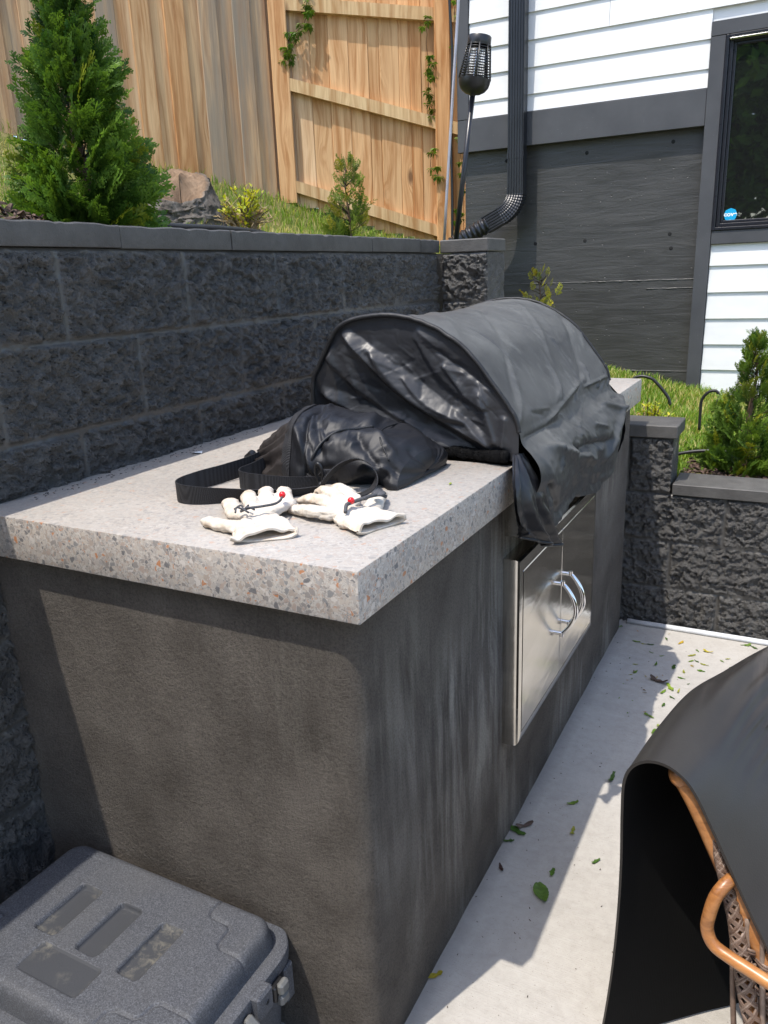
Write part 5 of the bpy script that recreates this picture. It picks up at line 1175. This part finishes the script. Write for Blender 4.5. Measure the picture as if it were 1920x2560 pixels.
Gm[..., 2] += .020*np.sin(np.pi*np.clip(T2*1.3, 0, 1))*sstep(.04, .16, zz_)*sstep(.6, .3, zz_)
fold = np.zeros(S_.shape)
for c_, a_, w_ in ((.015, .015, .015), (.045, .018, .011), (.072, .013, .008), (.092, .010, .006), (.116, .014, .009), (.15, .008, .013), (.20, .008, .018)):
    fold += a_*np.exp(-((zz_-c_+.05*(T2-.6))/w_)**2)
fold *= sstep(.12, .50, T2); fold += -.010*np.exp(-((zz_-.10-.12*T2)/.05)**2)*sstep(.05, .4, T2)
fold += .006*fbm(S_*4, T2*2, 0, 2, 61)*sstep(0, .2, T2)
Nm = nrm_grid(Gm); Nm *= np.sign(Nm[ir, 5, 2]); Gm = Gm+Nm*fold[..., None]; Nm = nrm_grid(Gm); Nm *= np.sign(Nm[ir, 5, 2]); Gi = Gm-Nm*.0045
mt = MB(); mt.grid(Gm); mt.grid(Gi, mi=1, flip=True); mt.grid(np.stack([Gm[:, 0], Gi[:, 0]], 1)); mt.grid(np.stack([Gm[:, -1], Gi[:, -1]], 1), flip=True); mt.grid(np.stack([Gm[0], Gi[0]], 1), flip=True)
i0 = ir+14; rail = Gi[i0:i0+61, 3]-Nm[i0:i0+61, 3]*np.linspace(.017, .0235, 61)[:, None]+np.array([0, .010, 0])
rail = np.vstack([Gi[ir+2, 26]-Nm[ir+2, 26]*.022, Gi[ir+7, 13]-Nm[ir+7, 13]*.019, rail]); rail = spline(rail[[0, 1]+list(range(2, len(rail), 6))], 100)
MB().tube(rail, np.linspace(.0125, .021, 100), 18).build('arm_rail', M['rattan'], ch, smooth=True)
hp = [Gi[ir+6, k]-Nm[ir+6, k]*.03 for k in range(14, nt, 12)]; hp = spline(hp+[np.array([.95, .92, .5]), np.array([1.07, .62, .5]), np.array([1.07, .30, .42])], 60)
MB().tube(hp, .014, 14).build('back_hoop', M['rattan'], ch, smooth=True)
mo = mt.build('vinyl_mat', [M['mat'], M['matback']], None, auto=60, loc=(.40, .3, .3)); tag(mo, 'thick black vinyl mat thrown over the wicker chair, smooth side out', 'mat')

# ================================================================== litter on the patio
def fallen(x, y, sz, col, label, name='fallen_leaf', grp=None, seed=0, curl=.2, zb=0.002, shape='scrap'):
    r = np.random.default_rng(seed+100); n = 7; u = np.linspace(0, 1, n)
    if shape == 'leaf': w_ = .62*np.sin(np.pi*np.clip(u*.93+.06, 0, 1))**.8*(1-.35*u); m_ = 15; u = np.linspace(0, 1, m_); w_ = .66*np.sin(np.pi*np.clip(u*.95+.05, 0, 1))**.75*(1-.38*u)*(1+.06*(np.arange(m_) % 2)); n = m_
    else: w_ = r.uniform(.15, .5, n)*np.sin(np.pi*np.clip(u, .04, .96))**.4
    G_ = []
    for a, w in zip(u, w_): G_.append([(a-.5, s_*w*(.5 if shape == 'leaf' else r.uniform(.3, .65)), curl*((a-.5)**2+.7*(s_*w*.5)**2)+r.uniform(0, .04)) for s_ in (-1, -.45, 0, .45, 1)])
    G_ = np.array(G_); 
    if shape == 'leaf': G_[:, 2, 2] -= .03; G_[1::2, 1, 2] += .015; G_[1::2, 3, 2] += .015
    a = r.uniform(0, 6.28) if shape != 'leaf' else -1.0; c, s_ = math.cos(a), math.sin(a); G_ = G_*sz; G_[..., 2] -= G_[..., 2].min()
    Q = np.stack([x+G_[..., 0]*c-G_[..., 1]*s_, y+G_[..., 0]*s_+G_[..., 1]*c, zb+G_[..., 2]], -1)
    o = MB().grid(Q, np.broadcast_to(np.array(col), (*Q.shape[:2], 3))*r.uniform(.8, 1.2, (*Q.shape[:2], 1))).build(name, M['fallen'], None, smooth=True, loc=(x, y, zb)); return tag(o, label, 'leaf', grp)
GL = [(.10, .19, .022), (.15, .24, .03), (.06, .12, .018), (.30, .30, .04), (.36, .26, .05)]
L6 = [(-.017, 1.946), (.062, 1.842), (.111, 1.837), (.088, 1.833), (.125, 1.775), (.162, 1.764), (.156, 1.903), (.091, 1.666), (.154, 1.694), (.102, 1.611), (.211, 1.698), (.254, 1.808), (.268, 1.852), (.256, 1.762), (.274, 1.77), (.301, 1.755), (.296, 1.705), (.351, 1.804), (.381, 1.754), (.246, 1.677), (.245, 1.629), (.206, 1.514), (.237, 1.49), (.249, 1.538), (.219, 1.271), (.191, 1.354), (.219, 1.432), (.367, 1.829), (.404, 1.96), (.419, 1.966), (.44, 1.955), (.119, .754), (.114, .599), (.092, .856), (.193, .675)]
for k, (x, y) in enumerate(L6): fallen(x, y, random.uniform(.016, .034), GL[k % 4], 'small torn green or yellowing leaf scrap lying on the pale patio', 'leaf_scrap', 'leaf scraps scattered on the patio', k, random.uniform(.1, .5))
rq = np.random.default_rng(8)
for k in range(26):
    x, y = rq.uniform(.03, .42), rq.uniform(1.3, 1.96)
    fallen(x, y, rq.uniform(.007, .014), [*GL, (.16, .09, .04), (.40, .20, .10)][rq.integers(0, 7)], 'tiny leaf crumb, green or brown, lying on the pale patio', 'leaf_crumb', 'tiny leaf crumbs on the patio', 200+k, .3)
fallen(.206, 1.894, .034, (.55, .36, .04), 'orange yellow leaf scrap near the conduit at the foot of the low wall', seed=51)
fallen(.301, 1.857, .034, (.50, .40, .05), 'upright yellow leaf scrap among green ones near the low wall', seed=52, curl=.8)
fallen(.246, 1.303, .050, (.24, .30, .04), 'pair of pale green leaf pieces at the edge of the counter shadow', seed=53)
fallen(.221, 1.553, .048, (.22, .31, .035), 'light green leaf beside the curled brown leaf', seed=54)
fallen(.183, 1.577, .060, (.10, .065, .05), 'curled brown dead leaf among green scraps on the patio', seed=55, curl=.9)
fallen(.111, .527, .058, (.11, .19, .03), 'large whole serrated green leaf on the shaded patio', seed=56, shape='leaf', curl=.25)
fallen(.009, .722, .046, (.15, .105, .09), 'curled grey brown leaf at the counter foot lying on a green one', seed=57, curl=.7)
fallen(.000, .697, .044, (.06, .13, .02), 'dark green leaf piece at the counter foot beside the curled grey leaf', seed=58)
fallen(-.008, .657, .026, (.05, .10, .02), 'narrow dark green leaf bit just below the curled grey leaf', seed=59)
fallen(.006, .563, .026, (.07, .035, .028), 'small dark reddish leaf bit by the counter foot', seed=60, curl=.6)
fallen(.158, 1.001, .044, (.07, .13, .025), 'curled dark green leaf by the hump of the black mat', seed=61, curl=.6)
fallen(-.012, .236, .034, (.36, .29, .03), 'yellow green leaf leaning at the near foot of the counter', seed=62, curl=.4)
fallen(-.062, .46, .014, (.28, .36, .04), 'tiny green leaf scrap lying on the countertop near its edge', seed=63, zb=H+.002)
r = np.random.default_rng(12); n = 330; x = r.uniform(-.015, .5, n); y = r.uniform(.15, 1.98, n); k = r.random(n) < np.exp(-np.clip(x, 0, 1)*3.5); x, y = x[k], y[k]; n = len(x)
t__ = r.random((n, 1)); tag(MB().add(*instance(CB, CF, np.zeros(8), np.stack([x, y, np.full(n, .002)], 1), rotm(np.stack([np.cos(x*900), np.sin(x*900), 0*x], 1), 0*x), r.uniform(.0015, .0055, n), np.array([.03, .022, .018])*(1-t__)+np.array([.12, .09, .06])*t__)).build('crumbs_of_dirt', M['mulch']), kind='stuff')
n = 160; s_ = r.uniform(.1, 1.95, n); tag(MB().add(*instance(CB, CF, np.zeros(8), np.stack([-WX+np.abs(r.normal(0, .018, n))+.016, s_*.4+.05, np.full(n, H+.001)], 1), rotm(np.stack([np.cos(s_*700), np.sin(s_*700), 0*s_], 1), 0*s_), r.uniform(.001, .006, n), np.full((n, 3), .04))).build('crumbs_on_countertop', M['mulch']), kind='stuff')
pp = MB(); pp.add([(-.735, .52, H+.002), (-.715, .535, H+.004), (-.705, .52, H+.002), (-.722, .508, H+.006)], [[0, 1, 2, 3]]); tag(pp.build('paper_scrap', M['white'], None, loc=(-.72, .52, H)), 'tiny white paper scrap on the countertop at the foot of the long wall', 'scrap')

# ================================================================== what stands behind the camera (seen mirrored in the window)
rf = thing('rear_fence', 'plain board fence far behind, mirrored in the house window', 'fence', (-1, -7, 0)); mb = MB(); s_ = 0; k = 0
while s_ < 9: plank(mb, (-5.5+s_, -7), (1, 0), (0, -1), .139, .0, 1.9+.0*k, .016, (RNG.random(), RNG.uniform(.1, .6), RNG.random())); s_ += .14; k += 1
mb.build('boards', M['cedar'], rf)
def big_tree(label, base, h, rc, seed):
    r = np.random.default_rng(seed); t = thing('garden_tree', label, 'tree', base); n = 13000; b = np.array(base); u = r.normal(0, 1, (n, 3)); u /= np.linalg.norm(u, axis=1)[:, None]; rad = r.uniform(.2, 1, n)**.6
    lump = 1+.35*vn(u[:, 0]*2.2+seed, u[:, 1]*2.2, u[:, 2]*2.2, seed); P = b+np.array([0, 0, h*.62])+u*np.array([rc, rc, h*.38])*(rad*lump)[:, None]
    mb = MB(); leaves(mb, P, r.normal(0, 1, (n, 3))-[0, 0, .3], r.uniform(0, 6, n), r.uniform(.16, .34, n), np.array([.06, .13, .02])*r.uniform(.6, 2.2, (n, 1)), .1); mb.build('crown', M['leaf'], t)
    mb = MB(); mb.tube(b+np.array([[0, 0, -.1], [.05, 0, h*.3], [0, .1, h*.6], [.1, 0, h*.9]]), [.16, .13, .09, .02], 12, (.12, .09, .07)); mb.build('trunk', M['twig'], t, smooth=True)
big_tree('leafy tree beyond the rear fence, mirrored in the left of the window', (-1.2, -9, 0), 7.2, 2.5, 1)
big_tree('leafy tree beyond the rear fence, mirrored further right', (2.4, -10, 0), 8.5, 2.9, 2)
big_tree('leafy tree beyond the rear fence, mirrored lowest in the window', (-3.4, -10.5, 0), 8, 2.8, 3)
